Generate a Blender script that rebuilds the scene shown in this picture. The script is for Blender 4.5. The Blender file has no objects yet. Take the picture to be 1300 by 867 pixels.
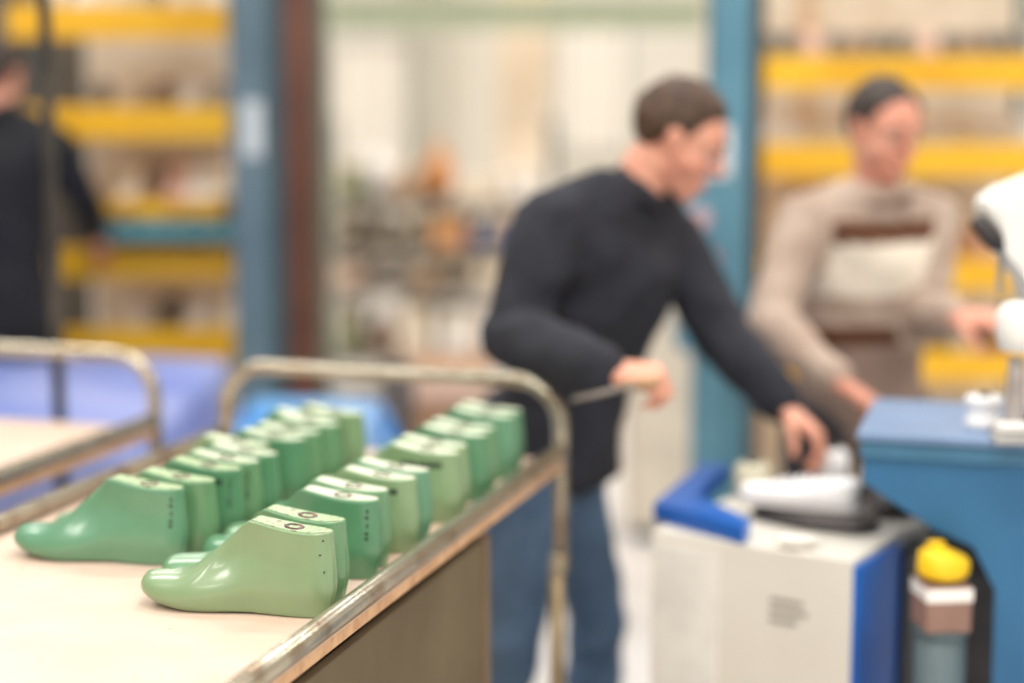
import bpy, bmesh, math, random
from mathutils import Vector, Matrix, noise
from mathutils.bvhtree import BVHTree
random.seed(7)
S = bpy.context.scene
C = S.collection

# ------------------------------------------------------------------ camera maths
F = 2200.0
PITCH = math.atan(306.5 / F)
EYE = 1.60


def J(px, py, Y):
    """World point seen at photo pixel (px, py) at distance Y down the hall."""
    a = (px - 650) / F
    b = (433.5 - py) / F
    r = (a, math.cos(PITCH) + b * math.sin(PITCH), -math.sin(PITCH) + b * math.cos(PITCH))
    t = Y / r[1]
    return Vector((r[0] * t, Y, EYE + r[2] * t))


YAW = math.atan(660 / (F / math.cos(PITCH)))   # the trolleys stand turned to the right
DV = Vector((math.sin(YAW), math.cos(YAW), 0))
QV = Vector((math.cos(YAW), -math.sin(YAW), 0))


def TR(s, r, z=0.0):
    return DV * s + QV * r + Vector((0, 0, z))


# ------------------------------------------------------------------ materials
def srgb(c):
    return tuple(((v / 255) / 12.92 if v / 255 <= .04045 else ((v / 255 + .055) / 1.055) ** 2.4) for v in c)


_mats = {}


def mat(name, rgb, rough=.5, metal=0., var=.12, scale=12., rgb2=None, spec=.5, bump=0., coat=0., sss=0., lo=.4, hi=.62, detail=3.):
    if name in _mats:
        return _mats[name]
    m = bpy.data.materials.new(name)
    m.use_nodes = True
    nt = m.node_tree
    b = nt.nodes['Principled BSDF']
    tc = nt.nodes.new('ShaderNodeTexCoord')
    n = nt.nodes.new('ShaderNodeTexNoise')
    n.inputs['Scale'].default_value = scale
    n.inputs['Detail'].default_value = detail
    nt.links.new(tc.outputs['Object'], n.inputs['Vector'])
    r = nt.nodes.new('ShaderNodeValToRGB')
    c1 = srgb(rgb)
    c2 = srgb(rgb2) if rgb2 else tuple(v * (1 - var) for v in c1)
    r.color_ramp.elements[0].position = lo
    r.color_ramp.elements[1].position = hi
    r.color_ramp.elements[0].color = (*c1, 1)
    r.color_ramp.elements[1].color = (*c2, 1)
    nt.links.new(n.outputs['Fac'], r.inputs['Fac'])
    nt.links.new(r.outputs['Color'], b.inputs['Base Color'])
    b.inputs['Roughness'].default_value = rough
    b.inputs['Metallic'].default_value = metal
    b.inputs['Specular IOR Level'].default_value = spec
    b.inputs['Coat Weight'].default_value = coat
    b.inputs['Coat Roughness'].default_value = .15
    if sss:
        b.inputs['Subsurface Weight'].default_value = sss
        b.inputs['Subsurface Radius'].default_value = (.4, 1., .5) if sss < .3 else (1, .4, .25)
        b.inputs['Subsurface Scale'].default_value = .01
    if bump:
        bp = nt.nodes.new('ShaderNodeBump')
        bp.inputs['Strength'].default_value = bump
        bp.inputs['Distance'].default_value = .01
        n2 = nt.nodes.new('ShaderNodeTexNoise')
        n2.inputs['Scale'].default_value = scale * 3
        nt.links.new(tc.outputs['Object'], n2.inputs['Vector'])
        nt.links.new(n2.outputs['Fac'], bp.inputs['Height'])
        nt.links.new(bp.outputs['Normal'], b.inputs['Normal'])
    _mats[name] = m
    return m


def emat(name, rgb, strength):
    m = bpy.data.materials.new(name)
    m.use_nodes = True
    b = m.node_tree.nodes['Principled BSDF']
    b.inputs['Base Color'].default_value = (*srgb(rgb), 1)
    b.inputs['Emission Color'].default_value = (*srgb(rgb), 1)
    b.inputs['Emission Strength'].default_value = strength
    return m


# ------------------------------------------------------------------ object helpers
def obj(name, bm, m=None, parent=None, smooth=False, offset=None):
    me = bpy.data.meshes.new(name)
    if isinstance(bm, bmesh.types.BMesh):
        if offset is not None:
            bmesh.ops.translate(bm, verts=bm.verts, vec=-Vector(offset))
        bmesh.ops.recalc_face_normals(bm, faces=bm.faces)
        bm.to_mesh(me)
        bm.free()
    else:
        me = bm
    if smooth:
        for p in me.polygons:
            p.use_smooth = True
    o = bpy.data.objects.new(name, me)
    if m:
        for mm in (m if isinstance(m, (list, tuple)) else [m]):
            me.materials.append(mm)
    C.objects.link(o)
    if parent:
        o.parent = parent
    return o


def thing(name, label, cat, loc=(0, 0, 0), rz=0., group=None):
    o = bpy.data.objects.new(name, None)
    o.empty_display_size = .05
    C.objects.link(o)
    o.location = loc
    o.rotation_euler = (0, 0, rz)
    tag(o, label, cat, group)
    return o


def tag(o, label, cat, group=None):
    o['label'] = label
    o['category'] = cat
    if group:
        o['group'] = group
    return o


def dup(root, loc, rz, label, group=None):
    r = root.copy()
    C.objects.link(r)
    r.location = loc
    r.rotation_euler = (0, 0, rz)
    r['label'] = label
    if group:
        r['group'] = group
    for ch in list(root.children):
        c = ch.copy()
        C.objects.link(c)
        c.parent = r
        for g in list(ch.children):
            d = g.copy()
            C.objects.link(d)
            d.parent = c
    return r


def box(bm, lo, hi, bev=0., M=None):
    r = bmesh.ops.create_cube(bm, size=1)
    vs = r['verts']
    lo, hi = Vector(lo), Vector(hi)
    for v in vs:
        v.co = Vector((lo[i] + (v.co[i] + .5) * (hi[i] - lo[i]) for i in range(3)))
    if bev:
        es = list({e for v in vs for e in v.link_edges})
        rr = bmesh.ops.bevel(bm, geom=es, offset=bev, segments=3, affect='EDGES', profile=.5)
        vs = list({v for f in rr['faces'] for v in f.verts} | {v for v in vs if v.is_valid})
    if M is not None:
        bmesh.ops.transform(bm, matrix=M, verts=[v for v in vs if v.is_valid])
    return vs


def bx(lo, hi, bev=0.):
    bm = bmesh.new()
    box(bm, lo, hi, bev)
    return bm


def tube(bm, pts, r, n=14, cap=True, radii=None):
    pts = [Vector(p) for p in pts]
    rings = []
    prev = None
    for i, p in enumerate(pts):
        if i == 0:
            t = pts[1] - p
        elif i == len(pts) - 1:
            t = p - pts[i - 1]
        else:
            t = (pts[i + 1] - p).normalized() + (p - pts[i - 1]).normalized()
        t.normalize()
        if prev is None:
            a = Vector((0, 0, 1)) if abs(t.z) < .9 else Vector((1, 0, 0))
            x = t.cross(a).normalized()
        else:
            x = (prev - t * prev.dot(t)).normalized()
        y = t.cross(x)
        prev = x
        rr = radii[i] if radii else r
        rings.append([bm.verts.new(p + (x * math.cos(2 * math.pi * k / n) + y * math.sin(2 * math.pi * k / n)) * rr) for k in range(n)])
    for a, b in zip(rings, rings[1:]):
        for k in range(n):
            bm.faces.new((a[k], a[(k + 1) % n], b[(k + 1) % n], b[k]))
    if cap:
        bm.faces.new(rings[0][::-1])
        bm.faces.new(rings[-1])
    return bm


def lathe(bm, prof, n=24, M=None):
    """prof: list of (radius, z) from bottom to top."""
    rings = []
    for r, z in prof:
        rings.append([bm.verts.new((r * math.cos(2 * math.pi * k / n), r * math.sin(2 * math.pi * k / n), z)) for k in range(n)])
    for a, b in zip(rings, rings[1:]):
        for k in range(n):
            bm.faces.new((a[k], a[(k + 1) % n], b[(k + 1) % n], b[k]))
    bm.faces.new(rings[0][::-1])
    bm.faces.new(rings[-1])
    if M is not None:
        bmesh.ops.transform(bm, matrix=M, verts=[v for r in rings for v in r])
    return bm


def prism(bm, pts, y0, y1, bev=0.):
    """polygon in XZ extruded along Y"""
    a = [bm.verts.new((p[0], y0, p[1])) for p in pts]
    b = [bm.verts.new((p[0], y1, p[1])) for p in pts]
    n = len(pts)
    bm.faces.new(a)
    bm.faces.new(b[::-1])
    es = []
    for i in range(n):
        bm.faces.new((a[i], b[i], b[(i + 1) % n], a[(i + 1) % n]))
    if bev:
        bmesh.ops.bevel(bm, geom=list(bm.edges), offset=bev, segments=2, affect='EDGES', profile=.5)
    return bm


def sm(x, a, b):
    t = max(0., min(1., (x - a) / (b - a)))
    return t * t * (3 - 2 * t)


def tab(T, u):
    if u <= T[0][0]:
        return T[0][1]
    for (a, va), (b, vb) in zip(T, T[1:]):
        if u <= b:
            return va + (vb - va) * (u - a) / (b - a)
    return T[-1][1]


def stab(T, u, w=.012):
    return (tab(T, u - w) + 2 * tab(T, u) + tab(T, u + w)) / 4


# ------------------------------------------------------------------ shoe last
TOP = [(0, .108), (.012, .134), (.03, .15), (.06, .161), (.12, .167), (.2, .173), (.27, .19), (.33, .229), (.4, .288), (.47, .348), (.53, .402), (.565, .436), (.582, .446), (.6, .446), (.7, .428), (.8, .414), (.9, .408), (1, .408)]
BOT = [(0, .098), (.012, .08), (.04, .058), (.08, .041), (.14, .023), (.22, .009), (.3, .001), (.35, 0), (.42, .003), (.5, .006), (.6, .006), (.72, .001), (.8, 0), (.96, 0), (1, .006)]
WID = [(0, .022), (.012, .052), (.03, .088), (.07, .114), (.13, .131), (.2, .14), (.28, .142), (.35, .137), (.45, .122), (.55, .109), (.65, .102), (.78, .099), (.87, .094), (.93, .082), (.965, .063), (.987, .042), (1, .02)]
PLT = [(.3, .012), (.45, .028), (.55, .045), (.58, .058), (.64, .07), (.75, .08), (.85, .081), (.92, .072), (.965, .055), (.987, .036), (1, .018)]
CEN = [(0, .012), (.1, .026), (.28, .036), (.42, .026), (.6, 0), (1, 0)]
TS = [0, .025, .06, .12, .2, .3, .4, .5, .6, .7, .8, .88, .94, .975, 1.]
US = [0, .006, .014, .025, .04, .06, .09, .13, .17, .21, .25, .29, .33, .37, .41, .45, .49, .525, .55, .57, .585, .6, .63, .67, .71, .75, .79, .83, .87, .9, .925, .945, .962, .976, .987, .995, 1.]


def ux(u, L, front):
    """u in 0..1 (toe to heel) to local x (toe at -x, back of heel at 0); front scales the part ahead of the cone."""
    k = .58
    if u >= k:
        return -(1 - u) * L
    return -(1 - k) * L - (k - u) * L * front


def section(u, L, front, side):
    zt, zb = stab(TOP, u) * L, stab(BOT, u) * L
    w, pl, c = stab(WID, u, .004) * L, tab(PLT, u) * L, stab(CEN, u) * L * side
    mix = sm(u, .3, .575)
    out = []
    for t in TS:
        if t > .32:
            q = max(0., 1 - ((t - .32) / .68) ** 1.9) ** .55
        else:
            q = 1 - .26 * ((.32 - t) / .32) ** 2.2
        q = q * w
        b = 1 - .07 * (1 - min(t / .07, 1)) ** 2 - .15 * (1 - sm(t, 0., .32))
        kc = w * (1 + .05 * math.sin(math.pi * min(t / .6, 1))) + (pl - w) * sm(t, .28, .75)
        kc *= b
        kc *= 1 - .035 * sm(t, .96, 1)
        hw = q * (1 - mix) + kc * mix
        z = zb + (zt - zb) * t
        hs = sm(u, .72, 1.)
        dx = -hs * L * (.014 * sm(t, .45, 1.) + .024 * (1 - sm(t, 0, .35)))
        out.append((ux(u, L, front) + dx, c, hw, z))
    return out


def last_body(L=.272, front=1., side=-1):
    bm = bmesh.new()
    rings = []
    for u in US:
        sec = section(u, L, front, side)
        x0, c, w0, z0 = sec[0]
        x1, _, w1, z1 = sec[-1]
        crown = .004 * L * (1 - sm(u, .5, .58))
        pts = [(x0, c + w0 * k, z0) for k in (0,)]
        pts += [(x0, c + w0 * k, z0) for k in (.4, .75)]
        pts += [(x, c + w, z) for (x, c, w, z) in sec]
        pts += [(x1, c + w1 * k, z1 + crown * (1 - k * k)) for k in (.75, .4, 0, -.4, -.75)]
        pts += [(x, c - w, z) for (x, c, w, z) in sec[::-1]]
        pts += [(x0, c + w0 * k, z0) for k in (-.75, -.4)]
        rings.append([bm.verts.new(p) for p in pts])
    n = len(rings[0])
    for a, b in zip(rings, rings[1:]):
        for k in range(n):
            bm.faces.new((a[k], a[(k + 1) % n], b[(k + 1) % n], b[k]))
    bm.faces.new(rings[0])
    bm.faces.new(rings[-1][::-1])
    bmesh.ops.smooth_vert(bm, verts=[v for r in rings[:18] for v in r], factor=.35, use_axis_x=True, use_axis_y=True, use_axis_z=True)
    bmesh.ops.recalc_face_normals(bm, faces=bm.faces)
    return bm


def last_plate(L, front, side):
    bm = bmesh.new()
    up, dn = [], []
    us = [.592, .6, .62, .66, .7, .74, .78, .82, .86, .9, .93, .952, .968, .98, .988]
    for u in us:
        x, c, w, z = section(u, L, front, side)[-1]
        w = max(.001, w - .0035)
        if u < .6:
            w *= .8
        up.append([bm.verts.new((x + .001, c + w * k, z + .0007)) for k in (-1, 0, 1)])
        dn.append([bm.verts.new((x + .001, c + w * k, z - .0015)) for k in (-1, 0, 1)])
    for R, f in ((up, 1), (dn, -1)):
        for a, b in zip(R, R[1:]):
            for k in range(2):
                bm.faces.new((a[k], a[k + 1], b[k + 1], b[k]))
    for a, b, c_, d in zip(up, up[1:], dn, dn[1:]):
        bm.faces.new((a[0], b[0], d[0], c_[0]))
        bm.faces.new((a[2], b[2], d[2], c_[2]))
    bm.faces.new((up[0][0], up[0][1], up[0][2], dn[0][2], dn[0][1], dn[0][0]))
    bm.faces.new((up[-1][0], up[-1][1], up[-1][2], dn[-1][2], dn[-1][1], dn[-1][0]))
    return bm


def green(name, a, b):
    m = mat(name, a, rough=.34, rgb2=b, scale=9, coat=.7, sss=.1, lo=.35, hi=.7, spec=.55, bump=.05)
    return m


G = [green('green_plastic_light', (136, 162, 120), (126, 153, 110)),      # yellowish
     green('green_plastic_cool', (100, 150, 116), (90, 140, 106)),        # bluish
     green('green_plastic_mid', (108, 150, 108), (98, 141, 98)),
     green('green_plastic_deep', (88, 140, 102), (78, 130, 92))]
PL = mat('scuffed_plate', (186, 210, 168), rough=.4, rgb2=(212, 206, 190), scale=130, lo=.42, hi=.6, detail=6, spec=.5)
PLd = mat('scuffed_plate_brown', (170, 196, 150), rough=.4, rgb2=(132, 110, 90), scale=150, lo=.52, hi=.66, detail=6)
INK = mat('black_ink', (30, 40, 36), rough=.7, var=.3)
BUSH = mat('bushing_metal', (128, 92, 86), rough=.35, metal=.7, rgb2=(60, 44, 40), scale=60)
HOLE = mat('hole_dark', (46, 34, 30), rough=.8)

_last_cache = {}
LL0 = .274


def last_meshes(front, side):
    key = (front, side)
    if key in _last_cache:
        return _last_cache[key]
    L = LL0
    bm = last_body(L, front, side)
    tree = BVHTree.FromBMesh(bm)
    me = bpy.data.meshes.new('last_body')
    bm.to_mesh(me)
    bm.free()
    for p in me.polygons:
        p.use_smooth = True
    pm = bpy.data.meshes.new('top_plate')
    b2 = last_plate(L, front, side)
    bmesh.ops.recalc_face_normals(b2, faces=b2.faces)
    b2.to_mesh(pm)
    b2.free()
    _last_cache[key] = (me, pm, tree)
    return _last_cache[key]


def decal(tree, quads, lift=.0005):
    """small raised ink strokes projected on the near (-y) flank; quads: (x0, x1, z0, z1)"""
    bm = bmesh.new()
    for (x0, x1, z0, z1) in quads:
        cs = []
        for (x, z) in ((x0, z0), (x1, z0), (x1, z1), (x0, z1)):
            h = tree.ray_cast(Vector((x, -.5, z)), Vector((0, 1, 0)))
            if h[0] is None:
                cs = None
                break
            cs.append(h)
        if not cs:
            continue
        a = [bm.verts.new(h[0] + h[1] * lift) for h in cs]
        b = [bm.verts.new(h[0] - h[1] * .001) for h in cs]
        bm.faces.new(a)
        bm.faces.new(b[::-1])
        for i in range(4):
            bm.faces.new((a[i], a[(i + 1) % 4], b[(i + 1) % 4], b[i]))
    return bm


def make_last(s, r, front, side, gm, label, group, rz=0., zs=1., plate=None, marks=None, bush=True):
    me, pm, tree = last_meshes(front, side)
    L = LL0
    loc = TR(s, r, .9402)
    root = thing('shoe_last', label, 'shoe last', loc, -YAW + rz, group)
    root.scale = (1, 1, zs)
    b = bpy.data.objects.new('last_body', me)
    C.objects.link(b)
    b.parent = root
    if not me.materials:
        me.materials.append(gm)
    b.material_slots[0].link = 'OBJECT'
    b.material_slots[0].material = gm
    p = bpy.data.objects.new('top_plate', pm)
    C.objects.link(p)
    p.parent = root
    if not pm.materials:
        pm.materials.append(plate or PL)
    p.material_slots[0].link = 'OBJECT'
    p.material_slots[0].material = plate or PL
    sm_ = b.modifiers.new('sub', 'SUBSURF')
    sm_.levels = sm_.render_levels = 1
    if bush:
        x, c, w, z = section(.795, L, front, side)[-1]
        bm = bmesh.new()
        R = .0135
        pr = [(R * .55, -.004), (R, -.004), (R, .0012), (R * .86, .0022), (R * .6, .0018), (R * .55, 0)]
        n = 24
        rings = [[bm.verts.new((x + q * math.cos(2 * math.pi * k / n), c + q * math.sin(2 * math.pi * k / n), z + h)) for k in range(n)] for q, h in pr]
        for i in range(len(rings)):
            a, bb = rings[i], rings[(i + 1) % len(rings)]
            for k in range(n):
                bm.faces.new((a[k], a[(k + 1) % n], bb[(k + 1) % n], bb[k]))
        xa, _, _, za = section(.77, L, front, side)[-1]
        xb, _, _, zb_ = section(.82, L, front, side)[-1]
        TM = Matrix.Translation((x, c, z)) @ Matrix.Rotation(math.atan2(za - zb_, xb - xa), 4, 'Y') @ Matrix.Translation((-x, -c, -z))
        bmesh.ops.transform(bm, matrix=TM, verts=bm.verts)
        ring = obj('bushing', bm, BUSH, root, True)
        bm = bmesh.new()
        lathe(bm, [(R * .6, -.003), (R * .6, .0009)], 20, TM @ Matrix.Translation((x, c, z)))
        obj('hole', bm, HOLE, ring)
    x9 = ux(.955, L, front) - .001
    if marks in ('size', 'both'):
        q = []
        for i, z in enumerate((.100, .091, .080, .069, .062)):
            q.append((x9 - .0026, x9 - .0004, z - .0055, z))
            if i in (1, 3):
                q.append((x9 - .0058, x9 - .0022, z - .0032, z - .0018))
        q.append((x9 - .0058, x9 - .0004, .059, .0602))
        obj('size_marks', decal(tree, q), INK, root)
    if marks in ('stamp', 'both'):
        q = []
        x = ux(.66, L, front)
        for wd in (.006, .004, .006, .005, 0, .005, .003, .005, .004, .005, .004, .005):
            if wd:
                q.append((x, x + wd, .0895, .098))
                x += wd + .0012
            else:
                x += .003
        obj('ink_stamp', decal(tree, q), INK, root)
    if marks == 'nick':
        obj('nick', decal(tree, [(x9 - .003, x9, .083, .0845), (x9 + .001, x9 + .0026, .101, .103), (x9 + .003, x9 + .0042, .06, .063)]), HOLE, root)
    return root


gR, gL = 'green lasts in the row along the near rail', 'green lasts in the far row'
# (s, r heel, front scale, side, material, zscale, rz, plate, marks, label)
RL = [
    (2.012, -.834, 1.0, -1, 0, 1.0, .00, PLd, 'nick', 'light yellowish-green shoe last, nearest and sharpest, heel against the trolley rail'),
    (2.073, -.842, 1.0, 1, 2, 1.0, -.02, PLd, None, 'green shoe last directly behind the sharpest pale green last, its toe peeking out'),
    (2.198, -.842, .97, -1, 3, 1.0, .00, PL, 'size', 'deeper green shoe last third along the rail with small marks down its heel'),
    (2.256, -.850, .93, 1, 2, 1.0, -.02, PL, None, 'green shoe last fourth along the rail, mostly hidden by the deeper green one'),
    (2.345, -.840, .94, -1, 0, .99, .00, PL, 'stamp', 'yellowish-green shoe last with a dark stamp, fifth along the rail'),
    (2.403, -.840, .94, 1, 1, .99, .00, PL, None, 'green shoe last sixth along the rail, behind the stamped yellowish one'),
    (2.535, -.836, .94, -1, 0, 1.0, .00, PL, 'stamp', 'blurred yellowish-green shoe last seventh along the rail with faint stamp'),
    (2.594, -.842, .94, 1, 0, 1.0, .00, PL, None, 'blurred pale green shoe last eighth along the rail, nearly hidden'),
    (2.688, -.838, .94, -1, 3, 1.0, .00, PL, None, 'blurred deep green shoe last ninth along the rail'),
    (2.747, -.842, .94, 1, 2, 1.0, .00, PL, None, 'blurred green shoe last tenth along the rail, one but last pair'),
    (2.862, -.842, .94, -1, 1, 1.0, .00, PL, None, 'blurred green shoe last eleventh along the rail, its whole heel showing under the hoop'),
    (2.920, -.846, .94, 1, 3, 1.0, .00, PL, None, 'blurred green shoe last at the far end of the rail row'),
]
LL = [
    (2.185, -1.135, 1.0, -1, 1, 1.0, .00, PLd, 'size', 'bluish-green shoe last at the front of the far row with marks down its heel'),
    (2.243, -1.115, 1.0, 1, 2, 1.0, -.02, PLd, None, 'green shoe last behind the bluish-green front one, toe near the far rail'),
    (2.328, -1.112, .88, -1, 3, 1.0, .00, PLd, 'both', 'deep green shoe last with a bold black stamp below its top, far row'),
    (2.386, -1.110, .88, 1, 2, 1.0, .00, PL, 'size', 'green shoe last just behind the black-stamped one in the far row'),
    (2.444, -1.106, .94, -1, 3, 1.0, .00, PL, None, 'blurred green shoe last fifth in the far row'),
    (2.510, -1.150, .94, 1, 0, 1.0, .00, PL, None, 'blurred green shoe last sixth in the far row, set back towards the far rail'),
    (2.570, -1.112, .94, -1, 3, 1.0, .00, PL, None, 'blurred deep green shoe last seventh in the far row'),
    (2.629, -1.112, .94, 1, 2, 1.0, .00, PL, None, 'blurred green shoe last eighth in the far row, tucked behind a deeper green one'),
    (2.705, -1.108, .94, -1, 2, 1.0, .00, PL, None, 'blurred pale-topped green shoe last ninth in the far row'),
    (2.764, -1.140, .94, 1, 1, 1.0, .00, PL, None, 'blurred green shoe last tenth in the far row, almost hidden'),
    (2.816, -1.108, .94, -1, 0, 1.0, .00, PL, None, 'blurred pale green shoe last at the very end of the far row'),
]
for rows, g in ((RL, gR), (LL, gL)):
    for (s, r, fr, sd, gi, zs, rz, pl, mk, lb) in rows:
        make_last(s, r, fr, sd, G[gi], lb, g, rz, zs, pl, mk)

# ------------------------------------------------------------------ trolleys
def tube_metal():
    m = mat('worn_tube_metal', (190, 182, 162), rough=.26, metal=.75, rgb2=(132, 104, 74), scale=16, lo=.5, hi=.72, detail=8, spec=.6, bump=.08)
    return m


TUBE = tube_metal()
WELD = mat('weld_metal', (205, 195, 172), rough=.3, metal=.5, rgb2=(150, 128, 92), scale=40)


def board_mat():
    m = mat('hardboard', (220, 196, 178), rough=.5, rgb2=(212, 184, 162), scale=7, lo=.35, hi=.7, detail=6, bump=.05)
    nt = m.node_tree
    b = nt.nodes['Principled BSDF']
    tc = nt.nodes['Texture Coordinate']
    sp = nt.nodes.new('ShaderNodeTexNoise')
    sp.inputs['Scale'].default_value = 55
    sp.inputs['Detail'].default_value = 5
    nt.links.new(tc.outputs['Object'], sp.inputs['Vector'])
    rp = nt.nodes.new('ShaderNodeValToRGB')
    rp.color_ramp.elements[0].position = .69
    rp.color_ramp.elements[1].position = .76
    rp.color_ramp.elements[0].color = (0, 0, 0, 1)
    rp.color_ramp.elements[1].color = (.8, .8, .8, 1)
    nt.links.new(sp.outputs['Fac'], rp.inputs['Fac'])
    mx = nt.nodes.new('ShaderNodeMix')
    mx.data_type = 'RGBA'
    old = b.inputs['Base Color'].links[0].from_socket
    nt.links.new(old, mx.inputs[6])
    mx.inputs[7].default_value = (*srgb((150, 124, 104)), 1)
    nt.links.new(rp.outputs['Color'], mx.inputs[0])
    nt.links.new(mx.outputs[2], b.inputs['Base Color'])
    return m


BOARD = board_mat()
EDGE = mat('board_edge', (214, 172, 132), rough=.7, rgb2=(190, 146, 108), scale=30)
LEGM = mat('trolley_leg', (164, 146, 110), rough=.4, metal=.4, rgb2=(140, 110, 72), scale=14, lo=.45, hi=.7)
RUBBER = mat('rubber', (40, 40, 42), rough=.8)


def trolley(label, s0, s1, r0, r1, joint_z=.745):
    """hoops at both ends joined by two tube rails over a board; local x = across, y = along"""
    cs, cr = (s0 + s1) / 2, (r0 + r1) / 2
    root = thing('tube_trolley', label, 'trolley', TR(cs, cr, 0), -YAW, 'tube-framed trolleys carrying flat boards')
    hw, hl = (r1 - r0) / 2, (s1 - s0) / 2
    R = .0145
    bm = bmesh.new()
    box(bm, (-hw - .008, -hl + .02, .922), (hw + .008, hl - .012, .94), .002)
    b = obj('tray_board', bm, [BOARD, EDGE], root)
    for p in b.data.polygons:
        if abs(p.normal.z) < .7:
            p.material_index = 1
    for sx in (-1, 1):
        obj('side_rail', tube(bmesh.new(), [(sx * hw, -hl + .004, .9555), (sx * hw, hl - .004, .9555)], R, 20), TUBE, root, True)
    for sy in (-1, 1):
        pts = [(-hw, sy * hl, .735)]
        top, br = 1.085, .088
        pts.append((-hw, sy * hl, top - br))
        for k in range(1, 9):
            a = math.pi / 2 * k / 8
            pts.append((-hw + br * (1 - math.cos(a)), sy * hl, top - br + br * math.sin(a)))
        m = [(-x, y, z) for (x, y, z) in pts[::-1]]
        obj('handle_hoop', tube(bmesh.new(), pts + m, R, 20), TUBE, root, True)
        for sx in (-1, 1):
            leg = obj('leg', tube(bmesh.new(), [(sx * hw - .006 * sx, sy * hl, .10), (sx * hw - .006 * sx, sy * hl, .74)], .0135, 16), LEGM, root, True)
            obj('collar', tube(bmesh.new(), [(sx * hw - .003 * sx, sy * hl, .722), (sx * hw - .003 * sx, sy * hl, .732), (sx * hw - .001 * sx, sy * hl, .748), (sx * hw, sy * hl, .758)], .0165, 16), WELD, leg, True)
            bm = bmesh.new()
            lathe(bm, [(.04, -.012), (.05, -.008), (.05, .008), (.04, .012)], 20, Matrix.Translation((sx * hw, sy * hl, .05)) @ Matrix.Rotation(math.pi / 2, 4, 'Y'))
            w = obj('caster_wheel', bm, RUBBER, root)
            bm = bmesh.new()
            for q in (-1, 1):
                box(bm, (sx * hw + q * .017 - .002, sy * hl - .018, .045), (sx * hw + q * .017 + .002, sy * hl + .018, .108), .001)
            box(bm, (sx * hw - .019, sy * hl - .018, .104), (sx * hw + .019, sy * hl + .018, .11), .001)
            obj('fork', bm, LEGM, w)
    bm = bmesh.new()
    for sx in (-1, 1):
        box(bm, (sx * hw - .012, -hl, .20), (sx * hw + .012, hl, .224))
    for sy in (-1, 1):
        box(bm, (-hw, sy * hl - .012, .20), (hw, sy * hl + .012, .224))
    obj('lower_frame', bm, LEGM, root)
    obj('lower_board', bx((-hw - .005, -hl + .014, .224), (hw + .005, hl - .014, .24), .002), EDGE, root)
    return root


T1 = trolley('tube-framed trolley in front carrying two rows of green shoe lasts', 1.05, 3.06, -1.497, -.815)
T2 = trolley('empty tube-framed trolley on the left with nothing on its board', 1.12, 3.13, -2.37, -1.69)

# boxes standing on the front trolley's lower board
BRN = mat('dull_brown_panel', (112, 98, 72), rough=.75, rgb2=(98, 84, 60), scale=4)
cr_ = thing('storage_crate', 'dull brown crate standing under the front trolley board', 'crate', TR(2.24, -1.02, .2402), -YAW)
bm = bmesh.new()
box(bm, (-.19, -.375, 0), (.19, .375, .012))
for sx in (-1, 1):
    box(bm, (sx * .19 - .008, -.375, 0), (sx * .19 + .008, .375, .655), .002)
for sy in (-1, 1):
    box(bm, (-.19, sy * .375 - .008, 0), (.19, sy * .375 + .008, .655), .002)
obj('crate_shell', bm, BRN, cr_)
obj('corner_post', bx((.185, .355, 0), (.202, .39, .66), .002), mat('post_brown', (122, 100, 76), .7), cr_)
BLUEP = mat('azure_plastic', (70, 150, 220), rough=.35, rgb2=(50, 130, 205), scale=6)
cb = thing('plastic_crate', 'bright blue plastic crate under the front trolley, beside the brown crate', 'crate', TR(1.62, -1.05, .2402), -YAW)
bm = bmesh.new()
box(bm, (-.2, -.2, 0), (.2, .2, .012))
for sx in (-1, 1):
    box(bm, (sx * .2 - .006, -.2, 0), (sx * .2 + .006, .2, .6), .002)
    box(bm, (-.2, sx * .2 - .006, 0), (.2, sx * .2 + .006, .6), .002)
obj('crate_shell', bm, BLUEP, cb)
bm = bmesh.new()
for sx in (-1, 1):
    box(bm, (sx * .207 - .01, -.215, .585), (sx * .207 + .01, .215, .605), .003)
    box(bm, (-.2, sx * .207 - .01, .585), (.2, sx * .207 + .01, .605), .003)
obj('rim', bm, BLUEP, cb)

# ------------------------------------------------------------------ cloth covered pallet behind the trolleys
def cloth_block(x0, x1, y0, y1, z, seed, drop=None, nx=60, ny=40, amp=.02):
    """a draped sheet with thickness over a block: top plus hanging sides"""
    bm = bmesh.new()
    d = drop if drop else z - .02
    m = 10

    def ax(lo, hi, n):
        out = []
        for i in range(-m, n + m + 1):
            if i < 0:
                out.append((lo, -i / m))
            elif i > n:
                out.append((hi, (i - n) / m))
            else:
                out.append((lo + (hi - lo) * i / n, 0))
        return out
    X, Yv = ax(x0, x1, nx), ax(y0, y1, ny)
    g = []
    for i, (x, hx) in enumerate(X):
        row = []
        for j, (y, hy) in enumerate(Yv):
            h = max(hx, hy)
            if h > 0:
                n1 = noise.noise(Vector((x * 6 + seed, y * 6, h)))
                out = .012 + .03 * h * (1 + 1.4 * math.sin((x + y) * 23 + seed + 3 * n1))
            else:
                out = 0
            px = x + (out if i > nx + m else (-out if i < m else 0))
            py = y + (out if j > ny + m else (-out if j < m else 0))
            zz = z - d * h
            if h == 0:
                zz += amp * (noise.noise(Vector((x * 2.2 + seed, y * 2.2, 0))) + .5 * noise.noise(Vector((x * 6, y * 5 + seed, 1)))) + .3 * amp * math.sin(x * 9 + 4 * noise.noise(Vector((x, y * 2, seed))))
            row.append(bm.verts.new((px, py, zz)))
        g.append(row)
    for a, b in zip(g, g[1:]):
        for j in range(len(a) - 1):
            bm.faces.new((a[j], a[j + 1], b[j + 1], b[j]))
    return bm


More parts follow.
